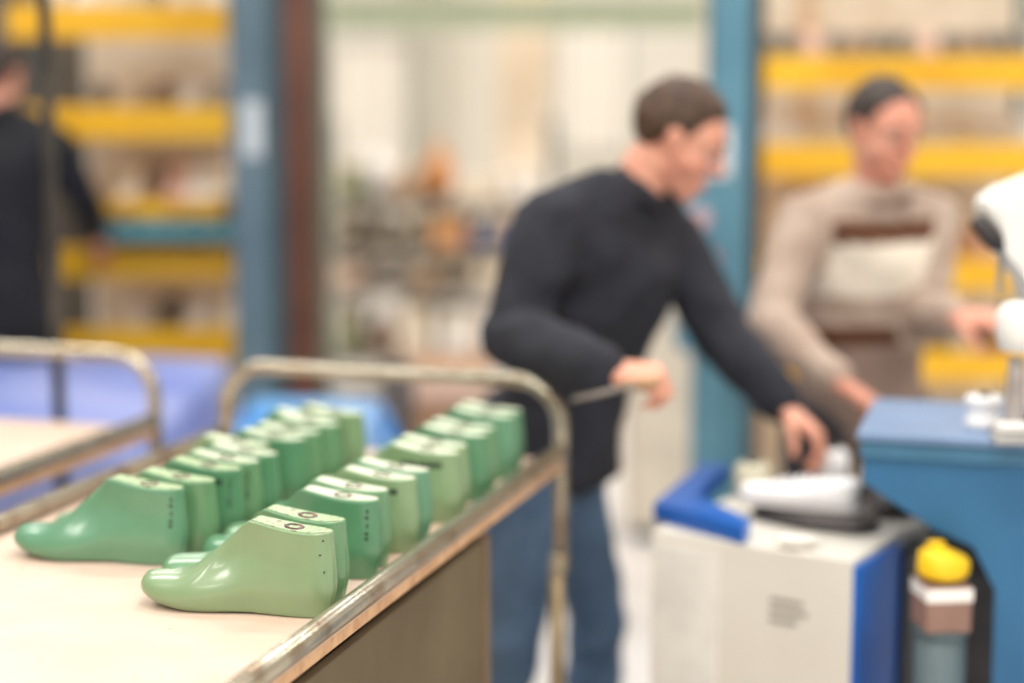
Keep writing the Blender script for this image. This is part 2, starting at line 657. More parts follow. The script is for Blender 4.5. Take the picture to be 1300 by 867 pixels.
PERI = mat('periwinkle_cloth', (150, 160, 208), rough=.5, rgb2=(108, 126, 190), scale=2.2, lo=.35, hi=.65)
AZ = mat('azure_film', (120, 180, 235), rough=.3, rgb2=(40, 132, 214), scale=5, lo=.45, hi=.62, coat=.3)
WOOD = mat('pallet_wood', (176, 140, 104), rough=.8, rgb2=(150, 116, 84), scale=8)
pt = thing('work_table', 'long low table hidden under blue cloth behind the trolleys', 'table', (-1.75, 4.62, 0))
obj('table_top', bx((-1.1, -.6, .74), (.84, .6, .78), .004), WOOD, pt)
for sx in (-1.04, .78):
    for sy in (-.55, .55):
        obj('leg', bx((sx - .03, sy - .03, 0), (sx + .03, sy + .03, .74), .003), LEGM, pt)
o = obj('cloth_sheet', cloth_block(-2.87, -.885, 4.0, 5.25, .815, 1.3, drop=.62), PERI, None, True)
so = o.modifiers.new('th', 'SOLIDIFY')
so.thickness = .004
tag(o, 'periwinkle-blue cloth sheet draped over the long table behind the trolleys', 'cloth')
bn = thing('plastic_bin', 'bright azure plastic bin behind the far row of lasts', 'bin', (-.54, 4.25, 0))
obj('bin_shell', bx((-.15, -.42, 0), (.15, .42, .77), .02), BLUEP, bn)
o = obj('plastic_film', cloth_block(-.70, -.375, 3.82, 4.68, .79, 4.1, drop=.12, nx=16, ny=30, amp=.012), AZ, None, True)
so = o.modifiers.new('th', 'SOLIDIFY')
so.thickness = .002
tag(o, 'glossy light azure plastic film lying over the bin behind the lasts', 'plastic film')

# ------------------------------------------------------------------ setting
FLOOR = mat('concrete_floor', (232, 228, 224), rough=.4, rgb2=(216, 210, 204), scale=1.5, detail=8, lo=.3, hi=.7)
WALLM = mat('cream_wall', (246, 240, 228), rough=.8, rgb2=(238, 230, 214), scale=.5, lo=.35, hi=.65)


def struct(name, bm, m):
    o = obj(name, bm, m)
    o['kind'] = 'structure'
    return o


struct('floor', bx((-9, -9, -.1), (9, 16.2, 0)), FLOOR)
struct('wall_back', bx((-9, 16, 0), (9, 16.2, 6)), WALLM)
struct('wall_left', bx((-9.2, -9, 0), (-9, 16.2, 6)), WALLM)
struct('wall_right', bx((9, -9, 0), (9.2, 16.2, 6)), WALLM)
CREAM = mat('cream_steel', (246, 226, 200), rough=.6, rgb2=(238, 214, 184), scale=2)
a, b = J(632, 0, 12), J(700, 0, 12)
struct('trim_1', bx((a.x, 12, 0), (b.x, 12.3, 5.6), .01), CREAM)
a, b = J(520, 0, 15), J(560, 0, 15)
struct('trim_2', bx((a.x, 15.7, 0), (b.x, 16, 5.9), .01), mat('grey_cream', (214, 208, 192), .7))
GLS = emat('bright_pane', (255, 246, 232), .12)
WFR = mat('window_frame', (216, 214, 204), .6)
for i, (p0, p1, q0, q1) in enumerate(((424, 520, 50, 250), (708, 800, 10, 200))):
    a, b = J(p0, q1, 15.9), J(p1, q0, 15.9)
    bm = bmesh.new()
    for (x0, x1, z0, z1) in ((a.x, b.x, a.z, a.z + .06), (a.x, b.x, b.z - .06, b.z), (a.x, a.x + .06, a.z, b.z), (b.x - .06, b.x, a.z, b.z), ((a.x + b.x) / 2 - .02, (a.x + b.x) / 2 + .02, a.z, b.z)):
        box(bm, (x0, 15.93 if x1 - x0 > .1 else 15.94, z0), (x1, 16.0, z1))
    w = struct('window_%d' % (i + 1), bm, WFR)
    obj('pane', bx((a.x + .05, 15.97, a.z + .05), (b.x - .05, 15.99, b.z - .05)), GLS, w)

# pale green crane beam under the roof
a, b = J(440, 20, 11), J(640, 20, 11)
cb = thing('roof_beam', 'pale green horizontal beam high above the far storage racks', 'beam', (0, 11, 0))
z = J(540, 18, 11).z
bm = bmesh.new()
box(bm, (-9, -.1, z - .09), (9, .1, z - .07))
box(bm, (-9, -.012, z - .07), (9, .012, z + .07))
box(bm, (-9, -.1, z + .07), (9, .1, z + .09))
obj('beam_web', bm, mat('pale_green_steel', (196, 206, 178), .6), cb)
for x in (-8.8, 8.8):
    obj('beam_post', bx((x - .08, -.08, 0), (x + .08, .08, z - .09)), mat('pale_green_steel', (196, 206, 178), .6), cb)

# tube lamps under the roof; unseen rows behind the camera added for side highlights
LAMP = emat('tube_light', (255, 246, 232), 6)
LB = mat('lamp_housing', (225, 225, 222), .5)
k = 0
for y in (-5.8, -3.2, -.8, 1.6, 4.2, 7.2, 10.4, 13.6):
    for x in (-2.6, .2, 3.0):
        lt = thing('ceiling_light', 'long white tube lamp hanging unseen high above the hall floor', 'lamp', (x, y, 4.3), 0, 'hall tube lamps overhead')
        obj('housing', bx((-.75, -.12, .02), (.75, .12, .1), .01), LB, lt)
        for q in (-.05, .05):
            obj('light_tube', tube(bmesh.new(), [(-.7, q, 0), (.7, q, 0)], .018, 10), LAMP, lt)
        for q in (-.6, .6):
            obj('hanger', tube(bmesh.new(), [(q, 0, .1), (q, 0, 1.7)], .004, 6), LB, lt)
        li = bpy.data.lights.new('lamp_glow', 'AREA')
        li.shape = 'RECTANGLE'
        li.size, li.size_y = 1.4, .2
        li.energy = 60 if y < 9 else 42
        li.color = (1, .965, .925)
        lo_ = bpy.data.objects.new('lamp_glow', li)
        C.objects.link(lo_)
        lo_.parent = lt
        lo_.location = (0, 0, -.03)

# ------------------------------------------------------------------ boots, bags and boxes for the racks
def hull_bm(bm, blobs, seg=14):
    """convex hull of ellipsoids: (centre, radii or r, optional 3x3 rotation)"""
    vs = []
    for bl in blobs:
        c, r = Vector(bl[0]), bl[1]
        R = bl[2] if len(bl) > 2 else None
        rr = (r, r, r) if not hasattr(r, '__len__') else r
        for i in range(seg // 2 + 1):
            th = math.pi * i / (seg // 2)
            for k in range(seg if 0 < i < seg // 2 else 1):
                ph = 2 * math.pi * k / seg
                v = Vector((rr[0] * math.sin(th) * math.cos(ph), rr[1] * math.sin(th) * math.sin(ph), rr[2] * math.cos(th)))
                if R is not None:
                    v = R @ v
                vs.append(bm.verts.new(c + v))
    r = bmesh.ops.convex_hull(bm, input=vs, use_existing_faces=False)
    junk = [g for g in r['geom_interior'] if isinstance(g, bmesh.types.BMVert)]
    junk += [g for g in r['geom_unused'] if isinstance(g, bmesh.types.BMVert)]
    bmesh.ops.delete(bm, geom=list(set(junk)), context='VERTS')
    return bm


SOLE = mat('boot_sole', (70, 60, 54), .7)
LACE = mat('boot_lace', (235, 225, 205), .8)
UPS = [mat('boot_cream', (236, 218, 192), .6), mat('boot_brown', (120, 84, 60), .6), mat('boot_white', (245, 238, 230), .6),
       mat('boot_grey', (140, 130, 122), .6), mat('boot_dark', (52, 44, 42), .6), mat('boot_tan', (206, 150, 98), .6), mat('boot_pink', (226, 178, 160), .6)]


def boot_proto(um):
    root = thing('work_boot', 'boot', 'boot', (0, -50, 0))
    bm = bmesh.new()
    hull_bm(bm, [((0, -.13, .045), (.04, .035, .03)), ((0, -.06, .05), (.046, .04, .038)), ((0, .09, .05), (.036, .035, .04))])
    hull_bm(bm, [((0, -.03, .06), (.04, .05, .04)), ((0, .07, .07), (.036, .045, .05)), ((0, .075, .15), (.036, .042, .02)), ((0, .02, .135), (.032, .03, .02))])
    obj('upper', bm, um, root, True)
    bm = bmesh.new()
    hull_bm(bm, [((0, -.13, .012), (.042, .038, .012)), ((0, -.05, .012), (.048, .05, .012)), ((0, .1, .012), (.038, .035, .012))])
    obj('sole', bm, SOLE, root, True)
    bm = bmesh.new()
    for i in range(4):
        t = i / 3
        y = -.07 + .055 * t
        z = .088 + .045 * t
        tube(bm, [(-.022, y + .01, z), (0, y, z + .007), (.022, y + .01, z)], .003, 6)
    obj('laces', bm, LACE, root)
    return root


protos = [boot_proto(u) for u in UPS]


def place_boots(xs, y, z, label, group, kinds, rz=0., first={}):
    for i, x in enumerate(xs):
        k = kinds[i % len(kinds)]
        r = rz + random.uniform(-.15, .15)
        if k not in first:
            first[k] = True
            p = protos[k]
            p.location = (x, y, z)
            p.rotation_euler = (0, 0, r)
            p['label'] = label
            p['group'] = group
        else:
            dup(protos[k], (x, y, z), r, label, group)


YEL = mat('yellow_plastic', (250, 196, 44), rough=.45, rgb2=(236, 176, 30), scale=3, lo=.35, hi=.65)
YELd = mat('yellow_plastic_worn', (238, 184, 40), rough=.45, rgb2=(196, 140, 40), scale=5)
BLU = mat('grey_blue_steel', (100, 122, 132), rough=.5, rgb2=(84, 106, 118), scale=2)
SLT = mat('slate_steel', (70, 92, 100), rough=.5, rgb2=(58, 80, 90), scale=3)
TEAL = mat('teal_steel', (84, 150, 160), rough=.5)
MAR = mat('maroon_steel', (128, 84, 66), rough=.6, rgb2=(104, 66, 54), scale=3)
GRN = mat('grey_green_steel', (120, 126, 112), rough=.6)


def rack(label, x0, x1, y0, y1, zs, lip, mt, group=None, posts=True, back=None):
    root = thing('shelf_rack', label, 'rack', ((x0 + x1) / 2, (y0 + y1) / 2, 0), 0, group)
    hx, hy = (x1 - x0) / 2, (y1 - y0) / 2
    for z in zs:
        bm = bmesh.new()
        box(bm, (-hx, -hy, z), (hx, hy, z + .012))
        sh = obj('shelf', bm, mt, root)
        bm = bmesh.new()
        box(bm, (-hx, -hy - .012, z - .02), (hx, -hy, z - .02 + lip), .004)
        obj('shelf_lip', bm, mt, sh)
    for sx in (-1, 1):
        for sy in (-1, 1):
            obj('upright', bx((sx * (hx + .016) - .015, sy * hy - .015, 0), (sx * (hx + .016) + .015, sy * hy + .015, max(zs) + .45), .002), SLT, root)
    return root


def xr(p0, p1, Y, n, j=0.):
    a, b = J(p0, 0, Y).x, J(p1, 0, Y).x
    return [a + (b - a) * (i + .5) / n + random.uniform(-j, j) for i in range(n)]


# left rack (Y 6)
YL = 5.9
lipz = [J(0, q, YL).z for q in (438, 335, 157, 28)]     # lip centres
lz = [z - .035 for z in lipz]
x0, x1 = J(6, 0, YL).x, J(288, 0, YL).x
rack('tall rack with yellow shelves left of the grey-blue column', x0, x1, YL + .012, YL + .5, lz, .115, YEL)
labs = ['work boot on the %s yellow shelf of the left rack' % n for n in ('lowest', 'second', 'third', 'top')]
place_boots(xr(130, 285, YL, 4), YL + .2, lz[0] + .012, labs[0], 'boots on the left rack, lowest shelf', [2, 4, 2, 0])
place_boots(xr(80, 285, YL, 5), YL + .2, lz[1] + .012, labs[1], 'boots on the left rack, second shelf', [4, 3, 6, 4, 1])
place_boots(xr(80, 285, YL, 5), YL + .2, lz[2] + .012, labs[2], 'boots on the left rack, third shelf', [3, 0, 1, 2, 3])
place_boots(xr(20, 285, YL, 6), YL + .2, lz[3] + .012, labs[3], 'boots on the left rack, top shelf', [0, 2, 0, 3, 0, 2])
# teal cross bar and small yellow tray between second and third shelf
z = J(0, 291, YL).z
a, b = J(130, 0, YL - .1).x, J(290, 0, YL - .1).x
o = thing('cross_bar', 'teal horizontal bar running across the left rack', 'bar', ((a + b) / 2, YL - .09, z))
obj('bar_profile', bx((-(b - a) / 2, -.03, -.028), ((b - a) / 2, .03, .028), .004), TEAL, o)
for q in (-1, 1):
    obj('bracket', bx((q * (b - a) / 2 - .012, -.02, -.05), (q * (b - a) / 2 + .012, .09, .05), .002), SLT, o)
z = J(0, 262, YL).z
a, b = J(128, 0, YL).x, J(286, 0, YL).x
o = thing('shoe_tray', 'shallow worn-yellow tray on the teal bar of the left rack', 'tray', ((a + b) / 2, YL + .13, z))
h = (b - a) / 2
bm = bmesh.new()
box(bm, (-h, -.22, -.035), (h, .2, -.025))
for (p, q) in (((-h, -.22), (h, -.21)), ((-h, .19), (h, .2)), ((-h, -.22), (-h + .01, .2)), ((h - .01, -.22), (h, .2))):
    box(bm, (p[0], p[1], -.03), (q[0], q[1], .028))
obj('tray_shell', bm, YELd, o)
place_boots(xr(135, 280, YL, 5), YL + .16, z - .0245, 'boot in the shallow worn-yellow tray of the left rack', 'boots in the shallow tray', [0, 1, 6, 2, 0])
# white panel behind the left rack's upper shelves
a, b = J(110, 0, 6.6), J(286, 0, 6.6)
o = thing('pale_board', 'pale cream board standing behind the left rack', 'board', ((a.x + b.x) / 2, 6.6, 0))
obj('panel', bx((-(b.x - a.x) / 2, -.01, .05), ((b.x - a.x) / 2, .01, 2.6), .003), mat('board_cream', (240, 226, 204), .7, rgb2=(226, 208, 184), scale=5), o)
obj('foot', bx((-(b.x - a.x) / 2, -.1, 0), ((b.x - a.x) / 2, .1, .05), .003), SLT, o)
# dark board further left
a, b = J(-120, 0, 6.7), J(104, 0, 6.7)
o = thing('dark_board', 'dark grey-brown partition board behind the person at the left edge', 'board', ((a.x + b.x) / 2, 6.72, 0))
obj('panel', bx((-(b.x - a.x) / 2, -.01, .05), ((b.x - a.x) / 2, .01, 2.6), .003), mat('board_dark', (104, 96, 84), .7, rgb2=(84, 78, 70), scale=5), o)
obj('foot', bx((-(b.x - a.x) / 2, -.1, 0), ((b.x - a.x) / 2, .1, .05), .003), SLT, o)


def column(label, p0, p1, Y, m, m2, d=.14, top=3.4, cat='column'):
    a, b = J(p0, 0, Y).x, J(p1, 0, Y).x
    root = thing('steel_column', label, cat, ((a + b) / 2, Y + d / 2, 0))
    h = (b - a) / 2
    bm = bmesh.new()
    box(bm, (-h, -d / 2, .012), (h, -d / 2 + .012, top), .001)
    box(bm, (-h, d / 2 - .012, .012), (h, d / 2, top), .001)
    obj('flanges', bm, m, root)
    obj('web', bx((h - .03, -d / 2 + .012, .012), (h - .016, d / 2 - .012, top)), m2, root)
    obj('base_plate', bx((-h - .03, -d / 2 - .03, 0), (h + .03, d / 2 + .03, .012), .002), SLT, root)
    return root


c1 = column('grey-blue steel column beside the left yellow rack', 290, 334, 5.5, BLU, SLT)
obj('notice', bx((-.02, -.075, J(0, 200, 5.5).z), (.045, -.071, J(0, 128, 5.5).z)), mat('paper', (196, 204, 206), .7), c1)
column('dark slate steel column right of the grey-blue one', 333, 352, 5.9, SLT, SLT)
column('maroon-brown steel column left of the bright middle aisle', 350, 392, 6.3, MAR, MAR)
column('narrow grey-green steel column edging the bright middle aisle', 392, 410, 6.6, GRN, GRN)
o = thing('rack_post', 'thin black square post standing behind the left trolley', 'post', (J(71, 400, 3.82).x, 3.82, 0))
obj('post_tube', bx((-.012, -.012, 0), (.012, .012, 2.4), .002), mat('black_post', (42, 38, 34), .5, rgb2=(90, 82, 72), scale=3, lo=.5, hi=.7), o)
obj('foot_plate', bx((-.05, -.05, 0), (.05, .05, .01), .002), SLT, o)

# right rack
YR = 6.0
lipz = [J(0, q, YR).z for q in (466, 350, 205, 93)]
lz = [z - .035 for z in lipz]
x0, x1 = J(968, 0, YR).x, J(1345, 0, YR).x
rack('tall rack with yellow shelves behind the man in the striped sweater', x0, x1, YR + .012, YR + .5, lz, .118, YEL)
place_boots(xr(1150, 1330, YR, 6), YR + .2, lz[0] + .012, 'boot on the lowest yellow shelf of the right rack', 'boots on the right rack, lowest shelf', [2, 1, 4])
place_boots(xr(1150, 1330, YR, 6), YR + .2, lz[1] + .012, 'boot on the second yellow shelf of the right rack', 'boots on the right rack, second shelf', [5, 6, 4])
place_boots(xr(975, 1335, YR, 11), YR + .2, lz[2] + .012, 'whitish boot on the third yellow shelf of the right rack', 'boots on the right rack, third shelf', [2, 2, 0])
place_boots(xr(975, 1335, YR, 12), YR + .2, lz[3] + .012, 'boot in the row on the top yellow shelf of the right rack', 'boots on the right rack, top shelf', [4, 4, 6, 4, 1])
# pale sacks behind the third shelf boots
o = thing('pale_board', 'pale cream board standing behind the right rack', 'board', ((x0 + x1) / 2, 6.75, 0))
obj('panel', bx((-.62, -.01, .05), (.62, .01, 2.7), .003), mat('board_cream', (240, 226, 204), .7), o)
obj('foot', bx((-.62, -.1, 0), (.62, .1, .05), .003), SLT, o)
obj('batten', bx((-.26, -.03, .05), (-.2, -.01, 2.7), .003), mat('batten', (226, 190, 150), .7), o)

# blue column with control cabinet
YC = 5.0
BLC = mat('machine_blue_pale', (98, 146, 164), rough=.45, rgb2=(84, 132, 152), scale=2)
c2 = column('blue steel column between the two standing men', 906, 955, YC, BLC, SLT)
column('thin dark column right of the blue one', 957, 972, YC + .35, mat('dark_steel', (56, 58, 58), .6), SLT)
a, b = J(862, 470, YC - .2), J(948, 195, YC - .2)
cc = thing('control_cabinet', 'blue control cabinet in front of the blue column, with red buttons', 'cabinet', ((a.x + b.x) / 2, YC - .12, 0))
h = (b.x - a.x) / 2
obj('cabinet_body', bx((-h, -.08, .9), (h, .1, b.z), .008), BLC, cc)
obj('stand', bx((-.045, -.04, .0), (.045, .04, .9), .004), BLC, cc)
RED = mat('red_button', (200, 60, 70), .4)
for (px, py, r) in ((888, 278, .03), (902, 328, .022)):
    p = J(px, py, YC - .2) - cc.location
    bm = bmesh.new()
    lathe(bm, [(r, 0), (r, .012), (r * .8, .02)], 20, Matrix.Translation((p.x, -.08, p.z)) @ Matrix.Rotation(math.pi / 2, 4, 'X'))
    obj('push_button', bm, RED if py > 300 else mat('pale_button', (206, 170, 176), .5), cc)
p = J(905, 225, YC - .2) - cc.location
obj('notice', bx((p.x - .03, -.084, p.z), (p.x + .05, -.08, p.z + .14)), mat('paper_white', (226, 232, 236), .7), cc)

# beige cabinet behind the first man, and tall white unit
a, b = J(800, 600, 6.2), J(892, 395, 6.2)
o = thing('metal_cabinet', 'off-white metal cabinet between the first man and the blue column', 'cabinet', ((a.x + b.x) / 2, 6.4, 0))
h = (b.x - a.x) / 2
OFFW = mat('off_white_paint', (228, 218, 200), .55)
obj('cabinet_body', bx((-h, -.2, .04), (h, .2, b.z), .006), OFFW, o)
obj('plinth', bx((-h + .01, -.19, 0), (h - .01, .19, .04)), SLT, o)
obj('door', bx((-h + .01, -.215, .07), (h - .01, -.2, b.z - .03), .003), OFFW, o)
obj('door_handle', bx((h - .05, -.235, .85), (h - .035, -.215, .97), .002), SLT, o)

# ------------------------------------------------------------------ far storage in the middle aisle (Y 9-10)
YF = 9.2
zf = [J(0, q, YF).z for q in (458, 372, 322, 262)]
x0, x1 = J(412, 0, YF).x, J(700, 0, YF).x
GREYR = mat('grey_rack', (150, 140, 126), .6)
rk = rack('grey-brown storage rack across the middle aisle, full of goods', x0, x1, YF, YF + .7, zf, .05, GREYR)
PALE = [mat('carton_cream', (242, 226, 204), .7), mat('carton_white', (250, 244, 236), .6), mat('carton_brown', (178, 138, 106), .8), mat('carton_dark', (104, 92, 80), .8),
        mat('carton_orange', (216, 146, 84), .7), mat('carton_green', (130, 136, 104), .8), mat('carton_navy', (70, 84, 128), .7), mat('carton_pink', (224, 190, 170), .7)]
TAPE = mat('packing_tape', (214, 196, 160), .4)


def carton(p0, p1, ph, Y, z, k, label, group, d=.28):
    a, b = J(p0, 0, Y).x, J(p1, 0, Y).x
    h, w = ph * Y / F, (b - a) / 2
    o = thing('carton', label, 'box', ((a + b) / 2, Y + .3, z), random.uniform(-.05, .05), group)
    w *= .96
    obj('carton_body', bx((-w, -d, 0), (w, d, h), .004), PALE[k], o)
    obj('packing_tape', bx((-.025, -d - .001, h * .55), (.025, d + .001, h + .001)), TAPE, o)


def sack(p0, p1, ph, Y, z, k, label, group):
    a, b = J(p0, 0, Y).x, J(p1, 0, Y).x
    h, w = ph * Y / F, (b - a) / 2
    o = thing('sack', label, 'sack', ((a + b) / 2, Y + .3, z), 0, group)
    bm = bmesh.new()
    hull_bm(bm, [((0, 0, h * .3), (w, .2, h * .3)), ((0, 0, h * .62), (w * .8, .17, h * .25))])
    hull_bm(bm, [((0, 0, h * .8), (w * .25, .05, h * .1)), ((0, 0, h * .93), (w * .4, .08, h * .06))])
    obj('sack_body', bm, PALE[k], o, True)
    obj('tie', tube(bmesh.new(), [(w * .27 * math.cos(t), .06 * math.sin(t), h * .83) for t in [i * math.pi / 6 for i in range(13)]], .008, 6, cap=False), TAPE, o)


g = 'goods on the far storage rack'
rowdat = [
    (3, [(420, 455, 45, 'c', 5), (455, 500, 80, 's', 1), (502, 532, 40, 'c', 2), (533, 574, 78, 's', 4), (576, 640, 30, 'c', 0), (645, 690, 40, 'c', 1)]),
    (2, [(420, 462, 42, 'c', 3), (464, 512, 44, 's', 0), (516, 545, 40, 'c', 3), (548, 590, 46, 'c', 4), (596, 640, 36, 'c', 6), (644, 690, 40, 'c', 7)]),
    (1, [(418, 455, 32, 'c', 7), (458, 520, 42, 's', 1), (524, 556, 30, 'c', 2), (560, 600, 36, 'c', 3), (604, 650, 36, 'c', 0)]),
    (0, [(418, 450, 60, 'c', 5), (455, 500, 52, 's', 7), (504, 548, 66, 'c', 0), (552, 600, 60, 'c', 1), (606, 650, 56, 'c', 7)]),
]
cn = ['cream', 'white', 'brown', 'dark', 'orange', 'olive', 'navy', 'pinkish']
rn = ['bottom', 'second', 'third', 'top']
pn = ['first', 'second', 'third', 'fourth', 'fifth', 'sixth']
for ri, items in rowdat:
    for ci, (p0, p1, ph, ty, k) in enumerate(items):
        kind = 'carton' if ty == 'c' else 'sack'
        lb = 'blurred %s %s, %s from the left on the %s level of the far rack' % (cn[k], kind, pn[ci], rn[ri])
        (carton if ty == 'c' else sack)(p0, p1, ph, YF, zf[ri] + .0125, k, lb, g)
# cardboard box and dark drum behind the hoop, in the aisle
o = thing('pallet_box', 'large tan cardboard box on the floor beyond the front trolley hoop', 'box', (J(552, 0, 5.6).x, 5.9, 0), .1)
z = J(0, 478, 5.6).z
obj('box_body', bx((-.13, -.25, .1), (.16, .25, z), .005), PALE[2], o)
obj('flap', bx((-.13, -.27, z - .09), (.16, -.252, z), .003), PALE[7], o)
obj('pallet', bx((-.15, -.27, 0), (.18, .27, .1), .004), WOOD, o)
o = thing('waste_drum', 'dark narrow drum between the azure bin and the tan cardboard box', 'drum', (J(500, 0, 5.1).x, 5.15, 0))
z = J(0, 470, 5.1).z
bm = bmesh.new()
lathe(bm, [(.045, 0), (.05, .01), (.048, z * .33), (.052, z * .34), (.048, z * .35), (.048, z * .66), (.052, z * .67), (.048, z * .68), (.05, z)], 24)
obj('drum_shell', bm, mat('drum_dark', (64, 56, 54), .5), o, True)
bm = bmesh.new()
lathe(bm, [(.052, z), (.052, z + .012), (.02, z + .02)], 24)
obj('lid', bm, mat('drum_dark', (64, 56, 54), .5), o)

# ------------------------------------------------------------------ beige cabinet with blue top (between the men and the camera)
ang = -math.radians(33)
P1 = J(1083, 712, 2.845)
ZT = .83
W = .385
bc = thing('machine_cabinet', 'beige floor cabinet with blue moulded top in front of the men', 'cabinet', (0, 0, 0), ang)
ux_, uy_ = Vector((math.cos(ang), math.sin(ang), 0)), Vector((-math.sin(ang), math.cos(ang), 0))
bc.location = Vector((P1.x, P1.y, 0)) - ux_ * W
BEI = mat('beige_panel', (222, 216, 204), .5, rgb2=(214, 207, 194), scale=2)
BEI2 = mat('beige_panel_light', (230, 226, 216), .5)
ROY = mat('royal_blue', (0, 98, 190), rough=.35, rgb2=(0, 84, 172), scale=4)
DP = .36
obj('cabinet_body', bx((0, 0, .03), (W, DP, ZT), .004), BEI, bc)
obj('side_panel', bx((W, .0, .03), (W + .012, .2, ZT - .01), .003), ROY, bc)
obj('shaded_side_rear', bx((W, .2, .03), (W + .02, DP, ZT - .03), .003), mat('navy_black', (22, 26, 40), .5), bc)  # rear of the blue side made near-black for its shade, plus a black part
obj('front_panel', bx((.003, -.006, .05), (.135, 0, ZT - .02), .002), BEI2, bc)
obj('plinth', bx((.01, .01, 0), (W - .01, DP - .01, .03)), SLT, bc)
RIM = [(829, 638), (888, 588), (926, 588), (880, 628), (953, 658), (944, 668)]
rp = []
for (qx, qy) in RIM:
    r0, r1 = J(qx, qy, 1.), Vector((0, 0, EYE))
    t_ = (ZT + .034 - EYE) / (r0.z - EYE)
    rp.append((r0 - r1) * t_ + r1 - Vector((bc.location.x, bc.location.y, 0)))
loc_ = [(v.dot(ux_), v.dot(uy_)) for v in rp]
bm = bmesh.new()
lo_v = [bm.verts.new((x, y, ZT)) for x, y in loc_]
hi_v = [bm.verts.new((x, y, ZT + .034)) for x, y in loc_]
bm.faces.new(lo_v)
bm.faces.new(hi_v)
for i in range(len(loc_)):
    k = (i + 1) % len(loc_)
    bm.faces.new((lo_v[i], lo_v[k], hi_v[k], hi_v[i]))
bmesh.ops.bevel(bm, geom=list(bm.edges), offset=.004, segments=2, affect='EDGES', profile=.5)
obj('blue_rim', bm, ROY, bc, False)
# grey lettering plate
bm = bmesh.new()
for i in range(3):
    box(bm, (.235, -.0015, .735 - i * .018), (.235 + (.062, .07, .05)[i], .0, .743 - i * .018))
obj('printed_lines', bm, mat('grey_print', (150, 142, 130), .6), bc)


def on_top(px, py, z=ZT):
    t = 0
    for i in range(60):
        Y = 2.6 + i * .02
        if J(px, py, Y).z <= z:
            return J(px, py, Y)
    return J(px, py, 3.2)


# things on that cabinet
BLK = mat('black_rubber_part', (44, 40, 42), .5, rgb2=(66, 60, 60), scale=8)
c = on_top(1040, 668)
o = thing('dark_pad', 'dark grey pad lying across the top of the beige cabinet', 'pad', (c.x, c.y, ZT + .0003), ang)
bm = bmesh.new()
hull_bm(bm, [((-.10, 0, .014), (.03, .05, .0135)), ((.08, .0, .014), (.03, .06, .0135)), ((0, -.02, .014), (.03, .05, .0135))])
obj('pad_body', bm, BLK, o, True)
obj('stitching', tube(bmesh.new(), [(.115 * math.cos(t), .035 * math.sin(t), .0268) for t in [i * math.pi / 12 for i in range(25)]], .0012, 6, cap=False), mat('stitch', (150, 136, 120), .8), o)
WHT = mat('white_leather', (248, 246, 244), .45, rgb2=(238, 236, 236), scale=5)
o = thing('white_shoe', 'white laced shoe on the dark pad with its toe to the left', 'shoe', (c.x - .02, c.y + .01, ZT + .0283), ang + .12)
o.scale = (.82, .82, .62)
bm = bmesh.new()
hull_bm(bm, [((-.13, 0, .034), (.03, .036, .028)), ((-.05, 0, .04), (.04, .045, .034)), ((.08, 0, .042), (.035, .038, .036))])
hull_bm(bm, [((-.02, 0, .05), (.04, .036, .035)), ((.08, 0, .06), (.034, .036, .04)), ((.09, 0, .082), (.03, .034, .02))])
obj('upper', bm, WHT, o, True)
bm = bmesh.new()
hull_bm(bm, [((-.13, 0, .008), (.034, .038, .008)), ((0, 0, .008), (.05, .045, .008)), ((.09, 0, .008), (.034, .038, .008))])
obj('sole', bm, mat('sole_white', (230, 226, 222), .6), o, True)
bm = bmesh.new()
for i in range(4):
    tube(bm, [(-.07 + i * .022, -.03, .073 + i * .005), (-.065 + i * .022, 0, .082 + i * .006), (-.07 + i * .022, .03, .073 + i * .005)], .003, 6)
obj('laces', bm, WHT, o)


def ball_spool(name, label, cat, loc, r, m, m2):
    o = thing(name, label, cat, loc)
    bm = bmesh.new()
    lathe(bm, [(r * .8, 0), (r, r * .2), (r * 1.02, r * .8), (r, r * 1.5), (r * .75, r * 1.75)], 24)
    obj('winding', bm, m, o, True)
    bm = bmesh.new()
    lathe(bm, [(r * .35, r * 1.7), (r * .35, r * 1.95), (r * .2, r * 2.0)], 16)
    obj('core', bm, m2, o, True)


CRM = mat('cream_thread', (222, 216, 190), .8)
c3 = on_top(955, 628, ZT)
ball_spool('thread_spool', 'cream thread spool at the back of the beige cabinet top', 'spool', (c3.x, c3.y, ZT + .0005), .036, CRM, BLK)
c4 = on_top(1040, 612, ZT)
ball_spool('thread_spool', 'white thread spool behind the white shoe on the cabinet', 'spool', (c4.x + .03, c4.y + .03, ZT + .0005), .034, WHT, BLK)
c6 = on_top(1122, 658, ZT)
o = thing('leather_scrap', 'dark leather scraps heaped at the right end of the beige cabinet top', 'leather', (c6.x, c6.y, ZT + .0003), ang)
bm = bmesh.new()
hull_bm(bm, [((-.02, 0, .012), (.04, .05, .0115)), ((.02, .02, .016), (.03, .04, .014))])
hull_bm(bm, [((0, .01, .034), (.034, .03, .01)), ((.015, -.015, .026), (.03, .02, .01))])
obj('folded_leather', bm, BLK, o, True)
c5 = on_top(1000, 700, ZT)
o = thing('cleaning_rag', 'whitish crumpled rag at the front edge of the beige cabinet top', 'rag', (c5.x + .02, c5.y + .02, ZT + .0005))
bm = bmesh.new()
bmesh.ops.create_icosphere(bm, subdivisions=4, radius=1)
for v in bm.verts:
    n_ = noise.noise(v.co * 2.2) * .35
    v.co = Vector((v.co.x * .034 * (1 + n_), v.co.y * .025 * (1 + n_), max(0, (v.co.z * .5 + .5) * .02 * (1 + n_))))
obj('rag_folds', bm, mat('rag_white', (238, 232, 220), .8), o, True)

